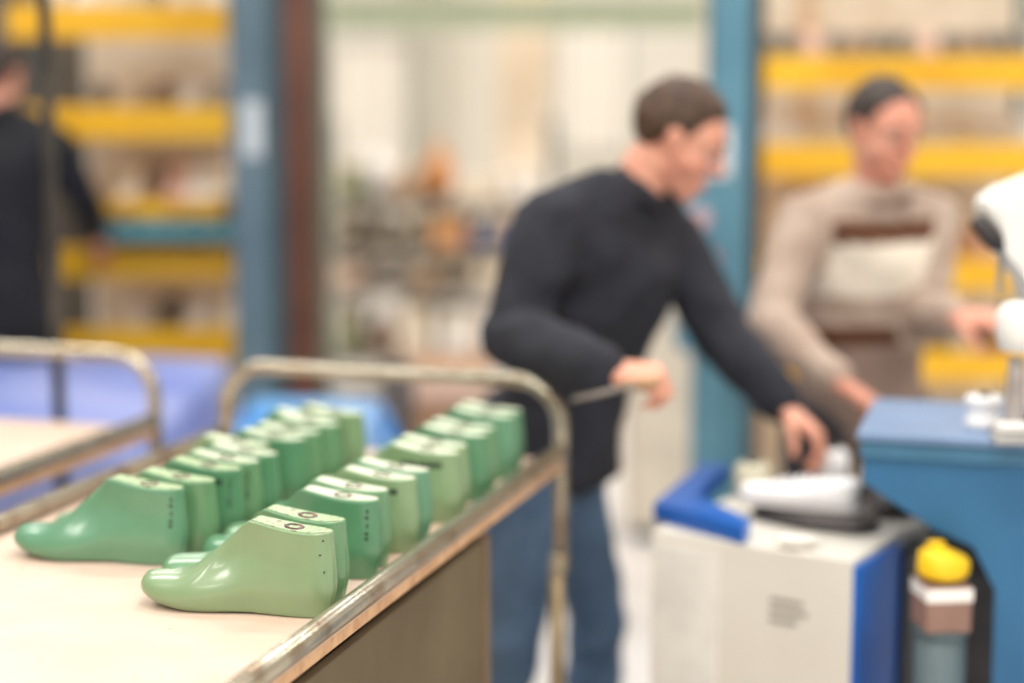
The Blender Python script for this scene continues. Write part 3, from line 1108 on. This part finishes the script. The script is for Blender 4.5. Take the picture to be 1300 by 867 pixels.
# ------------------------------------------------------------------ big blue machine at right
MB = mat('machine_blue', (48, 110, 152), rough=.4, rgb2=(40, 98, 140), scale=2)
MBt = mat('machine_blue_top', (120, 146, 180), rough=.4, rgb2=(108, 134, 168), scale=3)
MA = J(1092, 548, 2.89)
zt = MA.z
mu = Vector((math.cos(YAW), -math.sin(YAW), 0))
mn = Vector((math.sin(YAW), math.cos(YAW), 0))
MD = .34


def xz(px, py):
    """local x, z on the machine's front plane"""
    r = J(px, py, 1.) - Vector((0, 0, EYE))
    t = (Vector((MA.x, MA.y, 0)).dot(mn)) / (r.dot(mn))
    p = r * t + Vector((0, 0, EYE))
    return ((p - MA).dot(mu), p.z)


bmc = thing('blue_machine', 'large blue machine bench at the right edge with cut-away lower corner', 'machine', (MA.x, MA.y, 0), -YAW)
XE = .62
zb = zt - .042
poly = [(0.004, zb), (.004, xz(1094, 614)[1]), xz(1186, 676), xz(1238, 694), xz(1266, 750), (xz(1266, 750)[0], .0), (XE - .005, .0), (XE - .005, zb)]
bm = bmesh.new()
prism(bm, poly, .01, MD - .01, .004)
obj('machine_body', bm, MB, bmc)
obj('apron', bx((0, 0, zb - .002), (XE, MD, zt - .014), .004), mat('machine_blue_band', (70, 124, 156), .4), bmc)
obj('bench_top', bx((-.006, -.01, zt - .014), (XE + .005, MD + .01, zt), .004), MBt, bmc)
# white machine head standing on the bench
WM = mat('white_enamel', (240, 238, 232), rough=.35, rgb2=(228, 226, 218), scale=3)
hd = thing('sewing_machine_head', 'white machine head on an arm standing on the blue bench at right', 'machine', (.93, 3.0, zt), 0)
bm = bmesh.new()


def L3(px, py, Y=3.05):
    return J(px, py, Y) - Vector((.93, 3.05, zt))


q = [L3(1224, 258), L3(1236, 282), L3(1268, 318), L3(1288, 372), L3(1300, 420)]
pr = [(L3(1230, 250).x, L3(0, 250).z), (L3(1236, 274).x, L3(0, 274).z), (L3(1268, 304).x, L3(0, 304).z), (L3(1282, 348).x, L3(0, 348).z), (L3(1296, 392).x, L3(0, 392).z), (.12, L3(0, 410).z), (.12, 0.01), (.25, .01), (.25, L3(0, 196).z), (L3(1300, 218).x, L3(0, 218).z), (L3(1262, 236).x, L3(0, 236).z)]
prism(bm, pr, -.06, .06, .022)
obj('arm_casting', bm, WM, hd, False)
obj('base_plate', bx((.08, -.09, 0), (.27, .09, .012), .003), WM, hd)
obj('side_cover', bx((.14, -.066, .14), (.235, -.06, L3(0, 250).z), .002), mat('cover_grey', (206, 206, 200), .4), hd)
bm = bmesh.new()
p = L3(1254, 296)
hull_bm(bm, [((p.x, -.02, p.z), (.03, .028, .028)), ((p.x - .03, -.02, p.z + .02), (.02, .02, .016))])
obj('tension_knob', bm, BLK, hd, True)
p = L3(1262, 292)
obj('needle_bar', tube(bmesh.new(), [(p.x, 0, p.z), (p.x, 0, p.z - .10)], .006, 10), mat('chrome', (200, 200, 200), .2, 1.), hd)
p = J(1292, 440, 3.0)
o = thing('machine_post', 'white rounded post with ball top standing on the blue bench', 'machine', (J(1292, 440, 2.86).x, 2.86, zt + .0003))
bm = bmesh.new()
lathe(bm, [(.04, 0), (.04, .012), (.018, .03), (.016, .09), (.014, .13)], 24)
obj('pedestal', bm, mat('post_grey', (160, 150, 144), .4), o, True)
bm = bmesh.new()
hz = J(0, 410, 2.86).z - zt
lathe(bm, [(.014, hz - .05), (.03, hz - .045), (.036, hz - .02), (.038, hz + .015), (.025, hz + .032), (.008, hz + .036)], 24)
obj('ball_head', bm, WM, o, True)
p = J(1250, 505, 3.02)
o = thing('white_bobbin', 'white round bobbin lying at the near edge of the blue bench', 'bobbin', (J(1250, 505, 2.93).x, 2.93, zt + .0003))
bm = bmesh.new()
lathe(bm, [(.03, 0), (.034, .008), (.028, .014), (.028, .04), (.034, .046), (.03, .054)], 28)
obj('winding', bm, WHT, o, True)
bm = bmesh.new()
lathe(bm, [(.009, .054), (.009, .06), (.006, .062)], 16)
obj('core', bm, BLK, o)
p = J(1284, 512, 3.0)
o = thing('metal_jaw', 'greyish-white clamp beside the round bobbin on the blue bench', 'clamp', (J(1278, 512, 2.82).x, 2.79, zt + .0003))
obj('lower_jaw', bx((-.03, -.018, 0), (.06, .018, .016), .004), mat('clamp_grey', (190, 188, 184), .35, .4), o)
obj('upper_jaw', bx((-.025, -.016, .02), (.06, .016, .034), .005), WM, o)
bm = bmesh.new()
tube(bm, [(.03, 0, .012), (.03, 0, .05)], .006, 10)
obj('clamp_screw', bm, BLK, o)

# stand with yellow bin below the cut-away corner
Yb = 2.77
a, b = J(1190, 0, Yb).x, J(1262, 0, Yb).x
xc, hw = (a + b) / 2, (b - a) / 2
z1, z2, z3 = J(0, 800, Yb).z, J(0, 742, Yb).z, J(0, 698, Yb).z
DG = mat('drum_grey_green', (84, 100, 104), .5)
o = thing('floor_drum', 'dark grey-green drum on the floor below the blue bench corner', 'drum', (xc, Yb + .02, 0))
bm = bmesh.new()
lathe(bm, [(hw * .9, 0), (hw * .95, .02), (hw * .92, z1 * .5), (hw * .98, z1 * .52), (hw * .92, z1 * .54), (hw * .95, z1 - .01)], 28)
obj('drum_shell', bm, DG, o, True)
bm = bmesh.new()
lathe(bm, [(hw, z1 - .012), (hw, z1), (hw * .3, z1 + .0)], 28)
obj('lid', bm, DG, o)
o = thing('carton', 'brown and white carton on the dark drum below the blue bench', 'box', (xc, Yb + .02, z1 + .0003), .1)
obj('carton_body', bx((-hw * .85, -.04, 0), (hw * .85, .04, z2 - z1), .003), mat('carton_mauve', (150, 116, 102), .7), o)
obj('white_band', bx((-hw * .87, -.042, (z2 - z1) * .68), (hw * .87, .042, (z2 - z1) * .96), .001), PALE[1], o)
o = thing('yellow_bag', 'bright yellow bag heaped on the carton below the blue bench', 'bag', (xc, Yb + .02, z2 + .0006))
bm = bmesh.new()
hull_bm(bm, [((0, 0, .018), (hw * .98, .045, .0178)), ((-.01, 0, .045), (hw * .7, .035, z3 - z2 - .045)), ((.01, 0, .03), (hw * .8, .04, .02))])
obj('bag_body', bm, mat('bag_yellow', (252, 204, 20), .5), o, True)
bm = bmesh.new()
hull_bm(bm, [((-.01, 0, z3 - z2 - .008), (.01, .008, .008)), ((-.012, 0, z3 - z2 + .006), (.016, .012, .004))])
obj('bag_knot', bm, mat('bag_yellow', (252, 204, 20), .5), o, True)
# black block added for the shade in the gap behind
a, b = J(1112, 0, 3.55).x, J(1340, 0, 3.55).x
o = thing('shade_block', 'black block added for the shade in the gap behind the beige cabinet', 'cabinet', ((a + b) / 2, 3.66, 0))
h = (b - a) / 2
obj('shade_block_body', bx((-h, -.1, .03), (h, .1, J(0, 640, 3.55).z), .01), mat('matt_black', (26, 26, 30), .6), o)
obj('plinth', bx((-h + .02, -.09, 0), (h - .02, .09, .03)), SLT, o)
obj('shade_block_front', bx((-h + .03, -.11, .2), (h - .03, -.1, .6), .002), BLK, o)

# ------------------------------------------------------------------ people
def evaluated(o):
    dg = bpy.context.evaluated_depsgraph_get()
    dg.update()
    me = bpy.data.meshes.new_from_object(o.evaluated_get(dg), depsgraph=dg)
    return me


def remeshed(name, build, voxel, smooth, m, parent, origin, post=None, keep=.0):
    bm = bmesh.new()
    build(bm)
    me = bpy.data.meshes.new('tmp')
    bmesh.ops.recalc_face_normals(bm, faces=bm.faces)
    bm.to_mesh(me)
    bm.free()
    t = bpy.data.objects.new('tmp', me)
    C.objects.link(t)
    r = t.modifiers.new('r', 'REMESH')
    r.mode = 'VOXEL'
    r.voxel_size = voxel
    s = t.modifiers.new('s', 'SMOOTH')
    s.iterations = smooth
    s.factor = .5
    out = evaluated(t)
    bpy.data.objects.remove(t)
    bpy.data.meshes.remove(me)
    if post:
        for v in out.vertices:
            v.co = post(v.co.copy(), v.normal)
    for v in out.vertices:
        v.co -= origin
    out.name = name
    out.materials.clear()
    o = obj(name, out, m, parent, True)
    return o


def frame(f, u):
    """columns: right, forward, up"""
    f = Vector(f).normalized()
    r = f.cross(Vector(u)).normalized()
    u = r.cross(f).normalized()
    return Matrix((r, f, u)).transposed()


def hand(bm, wrist, d, n, side, curl=.5, spread=.0, grow=1.1):
    """d: towards the fingers; n: palm normal (fingers curl towards it); side: +1/-1 thumb side along d x n"""
    d = Vector(d).normalized()
    n = Vector(n)
    n = (n - d * n.dot(d)).normalized()
    lat = d.cross(n).normalized() * side
    g = grow
    kn = []
    for i, (lo_, fw) in enumerate(((.031, .086), (.011, .092), (-.010, .088), (-.029, .078))):
        kn.append(wrist + lat * lo_ * g + d * fw * g)
    R = Matrix((lat, d, n)).transposed()
    hull_bm(bm, [(wrist, (.026 * g, .02 * g, .018 * g), R)] + [(k, .0115 * g) for k in kn], 10)
    hull_bm(bm, [(wrist + d * .02 * g + lat * .02 * g + n * .006, .014 * g), (wrist + d * .05 * g + lat * .026 * g + n * .008, .013 * g), (wrist + d * .045 * g - lat * .01 * g, .014 * g)], 10)
    for i, k in enumerate(kn):
        ln = (.070, .078, .073, .057)[i] * g
        a = curl * .75
        p = k
        r0 = (.0088, .0092, .0088, .0078)[i] * g
        dirv = d + lat * spread * (1.5 - i) * .3
        for j, fr in enumerate((.45, .32, .23)):
            v = (dirv * math.cos(a) + n * math.sin(a)).normalized()
            q_ = p + v * ln * fr
            hull_bm(bm, [(p, r0 * (1 - .08 * j)), (q_, r0 * (.92 - .08 * j))], 10)
            p = q_
            a += curl * (.95 if j == 0 else .7)
    tb = wrist + d * .028 * g + lat * .026 * g + n * .004
    v = (d * .62 + lat * .7 + n * .35).normalized()
    t1 = tb + v * .036 * g
    v2 = (d * .85 + lat * .15 + n * (.3 + curl * .4)).normalized()
    t2 = t1 + v2 * .03 * g
    t3 = t2 + (v2 + n * .25).normalized() * .024 * g
    hull_bm(bm, [(tb, .0135 * g), (t1, .0108 * g)], 10)
    hull_bm(bm, [(t1, .0105 * g), (t2, .0098 * g)], 10)
    hull_bm(bm, [(t2, .0098 * g), (t3, .008 * g)], 10)


def head(bm, c, R, g=1.):
    def P(x, y, z):
        return c + R @ Vector((x * g, y * g, z * g))

    def E(x, y, z, a, b, d):
        return (P(x, y, z), (a * g, b * g, d * g), R)
    hull_bm(bm, [E(0, -.016, .03, .074, .092, .085)], 24)
    hull_bm(bm, [E(0, .018, .03, .066, .068, .062), E(0, .028, -.045, .05, .052, .035)], 20)
    hull_bm(bm, [E(0, .03, -.04, .052, .05, .03), E(0, .066, -.098, .02, .018, .015), E(-.042, .0, -.06, .014, .02, .02), E(.042, .0, -.06, .014, .02, .02)], 16)
    for s in (-1, 1):
        hull_bm(bm, [E(s * .033, .058, -.03, .021, .02, .024), E(s * .043, .026, -.03, .02, .034, .032)], 12)
        hull_bm(bm, [E(s * .012, .084, .024, .012, .01, .008), E(s * .042, .072, .026, .013, .012, .008)], 12)
        hull_bm(bm, [E(s * .011, .094, -.034, .008, .009, .007)], 10)
        # ear: rim and lobe
        hull_bm(bm, [E(s * .077, -.008, .008, .008, .018, .02), E(s * .072, .0, -.026, .006, .01, .01)], 12)
    hull_bm(bm, [E(0, .085, .018, .007, .009, .008), E(0, .107, -.026, .009, .009, .008)], 12)
    hull_bm(bm, [E(-.018, .078, -.062, .008, .012, .006), E(.018, .078, -.062, .008, .012, .006), E(0, .086, -.06, .008, .01, .006)], 12)
    hull_bm(bm, [E(-.014, .08, -.073, .008, .009, .006), E(.014, .08, -.073, .008, .009, .006)], 12)


def hair_mesh(bm, c, R, line, g=1., thick=1.09, seed=0., bald=0.):
    n, m_ = 64, 40
    rings = []
    for i in range(m_ + 1):
        th = math.pi * i / m_
        ring = []
        for k in range(n if 0 < i < m_ else 1):
            ph = 2 * math.pi * k / n
            v = Vector((math.sin(th) * math.cos(ph), math.sin(th) * math.sin(ph), math.cos(th)))
            # v.y forward, v.z up
            front = v.y
            limit = tab([(-1, -.82), (-.35, -.78), (-.12, -.42), (.1, -.12), (.32, -.18), (.45, .12), (.62, .34), (.8, .52), (1, .6)], front) + (line - 1) * sm(front, .3, .8)
            limit += .05 * noise.noise(Vector((ph * 2 + seed, 0, 0)))
            on = sm(v.z, limit - .07, limit + .07)
            if bald:
                on *= 1 - bald * sm(v.z, .5, .8) * sm(front, -.1, .35)
            s = .93 + (thick - .93) * on
            s += on * .05 * noise.noise(v * 4 + Vector((seed, 0, 0))) + on * .03 * noise.noise(v * 18)
            ring.append(bm.verts.new(c + R @ Vector((v.x * .077 * s * g, (v.y * .095 * s - .014) * g, (v.z * .089 * s + .03) * g))))
        rings.append(ring)
    for a, b in zip(rings, rings[1:]):
        for k in range(n):
            A = (a[k % len(a)], a[(k + 1) % len(a)], b[(k + 1) % len(b)], b[k % len(b)])
            A = list(dict.fromkeys(A))
            if len(A) > 2:
                bm.faces.new(A)


SKIN = mat('skin', (226, 164, 138), rough=.5, rgb2=(214, 146, 122), scale=9, sss=.3)
EYEW = mat('eye_white', (196, 180, 170), .6)
IRIS = mat('eye_iris', (60, 44, 34), .3)
LIP = mat('lips', (190, 110, 100), .5)


def person(label, P, body, hands, fwd, hairm, hairopt, sweater, trousers, voxel=.0055, stripes=None, extras=None):
    """P: joint name -> world point"""
    root_xy = P['pelvis']
    origin = Vector((root_xy.x, root_xy.y, 0))
    root = thing('person', label, 'person', origin)
    lat = (P['shL'] - P['shR']).normalized()
    up = (P['neck'] - P['pelvis']).normalized()
    fw = lat.cross(up).normalized() * -1
    # orientation: x = to the person's right, y = forward, z = up
    if fw.dot(Vector(fwd)) < 0:
        fw = -fw
    Rb = Matrix((-lat, fw, (-lat).cross(fw))).transposed()
    latp = (P['hipL'] - P['hipR']).normalized()
    upz = Vector((0, 0, 1))
    fwp = latp.cross(upz).normalized()
    if fwp.dot(Vector(fwd)) < 0:
        fwp = -fwp
    Rp = Matrix((-latp, fwp, (-latp).cross(fwp))).transposed()
    Hr = frame(P['hf'], P['hu'])
    hc = P['head']

    def lerp(a, b, t):
        return P[a] * (1 - t) + P[b] * t

    def torso(bm, e):
        hull_bm(bm, [(P['pelvis'] - Vector((0, 0, .03)), (.155 + e, .105 + e, .09 + e), Rp), (lerp('pelvis', 'neck', .3), (.135 + e, .098 + e, .08 + e), Rb)], 18)
        hull_bm(bm, [(lerp('pelvis', 'neck', .28), (.138 + e, .098 + e, .08 + e), Rb), (lerp('pelvis', 'neck', .66), (.162 + e, .112 + e, .10 + e), Rb)], 18)
        chest = lerp('pelvis', 'neck', .70)
        hull_bm(bm, [(chest, (.155 + e, .11 + e, .1 + e), Rb), (P['shR'] * .82 + P['neck'] * .18 - up * .02, .056 + e), (P['shL'] * .82 + P['neck'] * .18 - up * .02, .056 + e)], 18)
        hull_bm(bm, [(P['shR'] - up * .0, .052 + e), (P['shR'] * .35 + P['neck'] * .65 + up * .005, .045 + e), (chest, .07 + e)], 12)
        hull_bm(bm, [(P['shL'] - up * .0, .052 + e), (P['shL'] * .35 + P['neck'] * .65 + up * .005, .045 + e), (chest, .07 + e)], 12)

    def arms(bm, e, cut=0.):
        for s in 'RL':
            sh, el, wr = P['sh' + s], P['el' + s], P['wr' + s]
            w2 = el + (wr - el) * (1 - cut)
            hull_bm(bm, [(sh, .052 + e), (sh * .5 + el * .5, .046 + e)], 12)
            hull_bm(bm, [(sh * .5 + el * .5, .046 + e), (el, .039 + e)], 12)
            m1 = el * .7 + wr * .3
            hull_bm(bm, [(el, .039 + e), (m1, .041 + e)], 12)
            hull_bm(bm, [(m1, .041 + e), (w2, .027 + e)], 12)

    def legs(bm, e, lo_=None):
        for s in 'RL':
            hp, kn, an = P['hip' + s], P['kn' + s], P['an' + s]
            hull_bm(bm, [(hp, .085 + e), (hp * .45 + kn * .55, .068 + e)], 14)
            hull_bm(bm, [(hp * .45 + kn * .55, .068 + e), (kn, .054 + e)], 14)
            c_ = kn * .68 + an * .32 - Rp.col[1] * .012
            hull_bm(bm, [(kn, .054 + e), (c_, .054 + e)], 14)
            hull_bm(bm, [(c_, .054 + e), (an, .036 + e + (.016 if lo_ else 0))], 14)

    def build_body(bm):
        torso(bm, 0)
        arms(bm, 0)
        legs(bm, 0)
        for s in 'RL':
            a = P['an' + s]
            fd = fwp
            hull_bm(bm, [(a, .035), (Vector((a.x, a.y, .045)), .03), (Vector((a.x, a.y, .04)) + fd * .13, (.03, .03, .015))], 10)
            d, n, side, curl = hands[s]
            hand(bm, P['wr' + s], d, n, side, curl)
        hull_bm(bm, [(P['neck'] - up * .03, .062), (P['neck'] * .5 + hc * .5 - Hr.col[1] * .012, .054)], 14)
        hull_bm(bm, [(P['neck'] * .5 + hc * .5 - Hr.col[1] * .012, .054), (hc - Hr.col[1] * .02 - Hr.col[2] * .04, .052)], 14)
        head(bm, hc, Hr)
    b = remeshed('body', build_body, voxel, 4, SKIN, root, origin)
    # hair
    bm = bmesh.new()
    hair_mesh(bm, hc, Hr, *hairopt)
    obj('hair', bm, hairm, root, True, origin)
    for s in (-1, 1):
        bm = bmesh.new()
        hull_bm(bm, [(hc + Hr @ Vector((s * .03, .0725, .003)), .0095)], 16)
        e = obj('eye', bm, EYEW, root, True, origin)
        bm = bmesh.new()
        hull_bm(bm, [(hc + Hr @ Vector((s * .03, .0805, .002)), (.0052, .0035, .0052), Hr)], 12)
        obj('iris', bm, IRIS, e, True, origin)
        obj('eyebrow', tube(bmesh.new(), [hc + Hr @ Vector((s * x, y, z)) for x, y, z in ((.014, .091, .028), (.028, .086, .033), (.044, .074, .030))], .0035, 8, radii=[.003, .004, .0022]), hairm, root, True, origin)
    # lips
    bm = bmesh.new()
    tube(bm, [hc + Hr @ Vector(v) for v in ((-.024, .082, -.067), (-.01, .0945, -.0655), (0, .0965, -.0665), (.01, .0945, -.0655), (.024, .082, -.067))], .004, 8, radii=[.002, .004, .004, .004, .002])
    obj('lips', bm, LIP, root, True, origin)

    # sweater
    def bs(bm):
        torso(bm, extras.get('loose', .016))
        arms(bm, extras.get('loose', .016) - .002, .04)
        if extras.get('hem'):
            hull_bm(bm, [(P['pelvis'] + Vector((0, 0, .06)), (.175, .15, .07), Rp), (P['pelvis'] - Vector((0, 0, .06)), (.185, .16, .05), Rp)], 18)
        hull_bm(bm, [(P['neck'] - up * .045, .078), (P['neck'] + up * .008, .066)], 14)

    def wr(co, n):
        v = noise.noise(co * 7) * .010 + noise.noise(co * 17) * .005
        v += .004 * math.sin(co.z * 70 + 6 * noise.noise(co * 5)) * abs(noise.noise(co * 3))
        return co + n * v
    sw = remeshed('sweater', bs, .009, 4, sweater if isinstance(sweater, list) else [sweater], root, origin, wr)
    if stripes:
        for p in sw.data.polygons:
            c_ = p.center + origin

            def dseg(c0, a, b_):
                t = max(0, min(1, (c0 - a).dot(b_ - a) / (b_ - a).length_squared))
                return (c0 - (a + (b_ - a) * t)).length
            da = min(dseg(c_, P['sh' + s], P['el' + s]) for s in 'RL')
            da = min(da, *(dseg(c_, P['el' + s], P['wr' + s]) for s in 'RL'))
            if da > .082:
                for (z0, z1, mi) in stripes:
                    if z0 <= c_.z < z1:
                        p.material_index = mi
    # collar and cuffs
    bm = bmesh.new()
    ring = []
    ax = (P['neck'] * .6 + hc * .4 - P['neck']).normalized()
    A = frame(fw, ax)
    for k in range(25):
        t = 2 * math.pi * k / 24
        ring.append(P['neck'] + up * .008 + A @ Vector((.073 * math.cos(t), .075 * math.sin(t), -.012 * math.sin(t))))
    tube(bm, ring, .0095, 8, cap=False)
    obj('collar', bm, extras.get('collar', sweater[0] if isinstance(sweater, list) else sweater), root, True, origin)
    for s in 'RL':
        e, w = P['el' + s], P['wr' + s]
        d = (w - e).normalized()
        bm = bmesh.new()
        tube(bm, [w - d * .05, w - d * .03, w - d * .008], .04, 18, radii=[.0425, .042, .038])
        obj('cuff', bm, extras.get('cuff', sweater[0] if isinstance(sweater, list) else sweater), root, True, origin)

    # trousers
    def bt(bm):
        hull_bm(bm, [(P['pelvis'] - Vector((0, 0, .03)), (.165, .115, .085), Rp), (P['hipR'], .095), (P['hipL'], .095)], 16)
        legs(bm, .012, True)

    def wt(co, n):
        return co + n * (noise.noise(co * 8) * .008 + .004 * math.sin(co.z * 60 + 5 * noise.noise(co * 6)) * sm(co.z, .9, .3))
    remeshed('trousers', bt, .009, 4, trousers, root, origin, wt)
    for s in 'RL':
        a = P['an' + s]
        bm = bmesh.new()
        g0 = Vector((a.x, a.y, 0))
        R3 = Matrix((Vector((0, 0, 1)).cross(fwp), -fwp, Vector((0, 0, 1)))).transposed()
        hull_bm(bm, [(g0 - fwp * .05 + upz * .045, (.042, .042, .04), R3), (g0 + fwp * .08 + upz * .045, (.05, .05, .035), R3), (g0 + fwp * .15 + upz * .04, (.045, .045, .028), R3)], 14)
        hull_bm(bm, [(g0 - fwp * .03 + upz * .06, .05), (g0 - fwp * .01 + upz * .11, .048)], 14)
        sh = obj('shoe', bm, mat('dark_shoe', (50, 44, 42), .5), root, True, origin)
        bm = bmesh.new()
        hull_bm(bm, [(g0 - fwp * .05 + upz * .012, (.045, .045, .012), R3), (g0 + fwp * .15 + upz * .012, (.05, .05, .012), R3), (g0 + fwp * .08 + upz * .012, (.055, .05, .012), R3)], 14)
        obj('sole', bm, SOLE, sh, True, origin)
    return root


DKS = mat('charcoal_knit', (40, 41, 50), rough=.9, rgb2=(31, 32, 40), scale=14, bump=.3)
DKC = mat('charcoal_rib', (30, 30, 36), rough=.9)
JEAN = mat('blue_denim', (86, 112, 140), rough=.8, rgb2=(66, 92, 122), scale=7, bump=.2)
HB = mat('brown_hair', (84, 58, 38), rough=.6, rgb2=(60, 40, 27), scale=40)
HD = mat('dark_brown_hair', (60, 46, 38), rough=.6, rgb2=(44, 34, 28), scale=40)

# first man: charcoal sweater, facing right, bent over
M1 = dict(pelvis=J(694, 560, 3.62), neck=J(800, 248, 3.58), shR=J(697, 285, 3.42), shL=J(853, 306, 3.74),
          elR=J(650, 425, 3.33), wrR=J(766, 470, 3.08), elL=J(918, 425, 3.64), wrL=J(992, 512, 3.42),
          head=J(863, 176, 3.56))
M1['hf'] = Vector((.86, -.16, -.46))
M1['hu'] = Vector((.30, -.05, 1))
px_, py_ = M1['pelvis'].x, M1['pelvis'].y
M1['hipR'] = Vector((px_ - .03, py_ - .09, .82))
M1['hipL'] = Vector((px_ + .03, py_ + .08, .82))
M1['knR'] = Vector((-.01, 3.46, .46))
M1['anR'] = Vector((-.11, 3.42, .09))
M1['knL'] = Vector((.19, 3.74, .46))
M1['anL'] = Vector((.20, 3.76, .09))
person('person in charcoal sweater and jeans bending right beside the front trolley', M1, None,
       {'R': ((.9, -.15, -.12), (.25, .3, -.9), 1, 1.25), 'L': ((.65, -.4, -.55), (-.3, -.1, -.8), -1, .75)},
       (.8, -.4, 0), HB, (1.05, 1., 1.055, 2.), DKS, JEAN, stripes=None, extras={'collar': DKC, 'cuff': DKC, 'hem': 1, 'loose': .024})

# second man: beige sweater with brown stripes
BSW = mat('beige_knit', (186, 166, 150), rough=.85, rgb2=(172, 150, 134), scale=12, bump=.25)
BRS = mat('dark_brown_knit', (92, 54, 30), rough=.85)
CRS = mat('cream_knit', (232, 220, 202), rough=.85)
TPS = mat('taupe_knit', (150, 128, 116), rough=.85)
M2 = dict(pelvis=J(1088, 520, 4.08), neck=J(1112, 250, 4.02), shR=J(1020, 282, 3.98), shL=J(1186, 282, 4.1),
          elR=J(975, 412, 3.82), wrR=J(1062, 484, 3.62), elL=J(1172, 405, 4.0), wrL=J(1208, 400, 3.76),
          head=J(1122, 166, 3.97))
M2['hf'] = Vector((.42, -.85, -.28))
M2['hu'] = Vector((.08, -.05, 1))
px_, py_ = M2['pelvis'].x, M2['pelvis'].y
M2['hipR'] = Vector((px_ - .09, py_ - .02, .85))
M2['hipL'] = Vector((px_ + .09, py_ + .02, .85))
M2['knR'] = Vector((px_ - .10, py_ - .05, .48))
M2['anR'] = Vector((px_ - .11, py_ + .02, .09))
M2['knL'] = Vector((px_ + .11, py_ - .03, .48))
M2['anL'] = Vector((px_ + .13, py_ + .06, .09))
zz = lambda q: J(0, q, 3.95).z
person('person in beige sweater with brown and cream stripes, short dark hair, hands at work', M2, None,
       {'R': ((.75, -.45, -.45), (.1, -.2, -.95), 1, .8), 'L': ((.75, -.5, -.05), (.2, .1, -.9), -1, .9)},
       (.1, -1, 0), HD, (1.36, 1., 1.05, 5., .6), [BSW, BRS, CRS, TPS], mat('dark_trousers', (60, 58, 64), .8),
       stripes=[(zz(308), zz(278), 1), (zz(374), zz(308), 2), (zz(414), zz(374), 0), (zz(440), zz(414), 1), (zz(620), zz(440), 3)], extras={'collar': mat('collar_brown', (110, 84, 70), .85), 'cuff': BSW})

# third man: dark jacket, cut by the left edge
M3 = dict(pelvis=J(4, 400, 5.5), neck=J(0, 150, 5.48), shR=J(70, 186, 5.42), shL=J(-74, 180, 5.54),
          elR=J(112, 262, 5.56), wrR=J(116, 292, 5.78), elL=J(-96, 285, 5.6), wrL=J(-40, 310, 5.78),
          head=J(-6, 98, 5.5))
M3['hf'] = Vector((.35, .85, -.15))
M3['hu'] = Vector((.05, .05, 1))
px_, py_ = M3['pelvis'].x, M3['pelvis'].y
M3['hipR'] = Vector((px_ + .09, py_, .88))
M3['hipL'] = Vector((px_ - .09, py_, .88))
M3['knR'] = Vector((px_ + .1, py_ + .02, .49))
M3['anR'] = Vector((px_ + .11, py_ - .02, .09))
M3['knL'] = Vector((px_ - .1, py_ + .02, .49))
M3['anL'] = Vector((px_ - .12, py_ - .02, .09))
BJK = mat('black_jacket', (26, 27, 33), rough=.85, rgb2=(19, 20, 24), scale=9)
if True:
    for k_ in ('hipR', 'hipL', 'knR', 'knL', 'anR', 'anL', 'pelvis'):
        M3[k_] = Vector(M3[k_])
    person('person in black jacket at the left edge, back turned, reaching towards the rack', M3, None,
           {'R': ((.1, .7, -.5), (-.5, .1, -.8), -1, .6), 'L': ((.6, .6, -.1), (.2, .2, -.9), 1, .6)},
           (.1, 1, 0), HD, (1., 1., 1.07, 9.), BJK, BJK, stripes=None, extras={'collar': BJK, 'cuff': BJK})

# tool in the first man's near hand
o = thing('hand_tool', 'thin tool with wooden handle held in the bending man\'s near hand', 'tool', J(780, 490, 3.04))
e = J(726, 508, 3.0) - J(780, 490, 3.04)
s_ = J(818, 486, 3.02) - J(780, 490, 3.04)
obj('tool_shaft', tube(bmesh.new(), [s_, e], .0045, 10), mat('tool_steel', (150, 140, 130), .4, .5), o, True)
obj('tool_handle', tube(bmesh.new(), [s_ * .2, s_, s_ * 1.5], .009, 12, radii=[.008, .011, .009]), mat('tool_wood', (190, 150, 110), .6), o, True)

# ------------------------------------------------------------------ world, camera, view
w = bpy.data.worlds.new('hall_light')
S.world = w
w.use_nodes = True
bg = w.node_tree.nodes['Background']
bg.inputs[0].default_value = (1, .975, .955, 1)
bg.inputs[1].default_value = .36

cam = bpy.data.cameras.new('camera')
cam.sensor_width = 36
cam.lens = F / 1300 * 36
cam.clip_start = .05
cam.dof.use_dof = True
cam.dof.focus_distance = 2.2
cam.dof.aperture_fstop = 1.0
co = bpy.data.objects.new('camera', cam)
C.objects.link(co)
co.location = (0, 0, EYE)
co.rotation_euler = (math.pi / 2 - PITCH, 0, 0)
S.camera = co
vs = S.view_settings
vs.view_transform = 'Standard'
vs.look = 'None'
vs.exposure = -.2
vs.gamma = 1
vs.use_curve_mapping = False
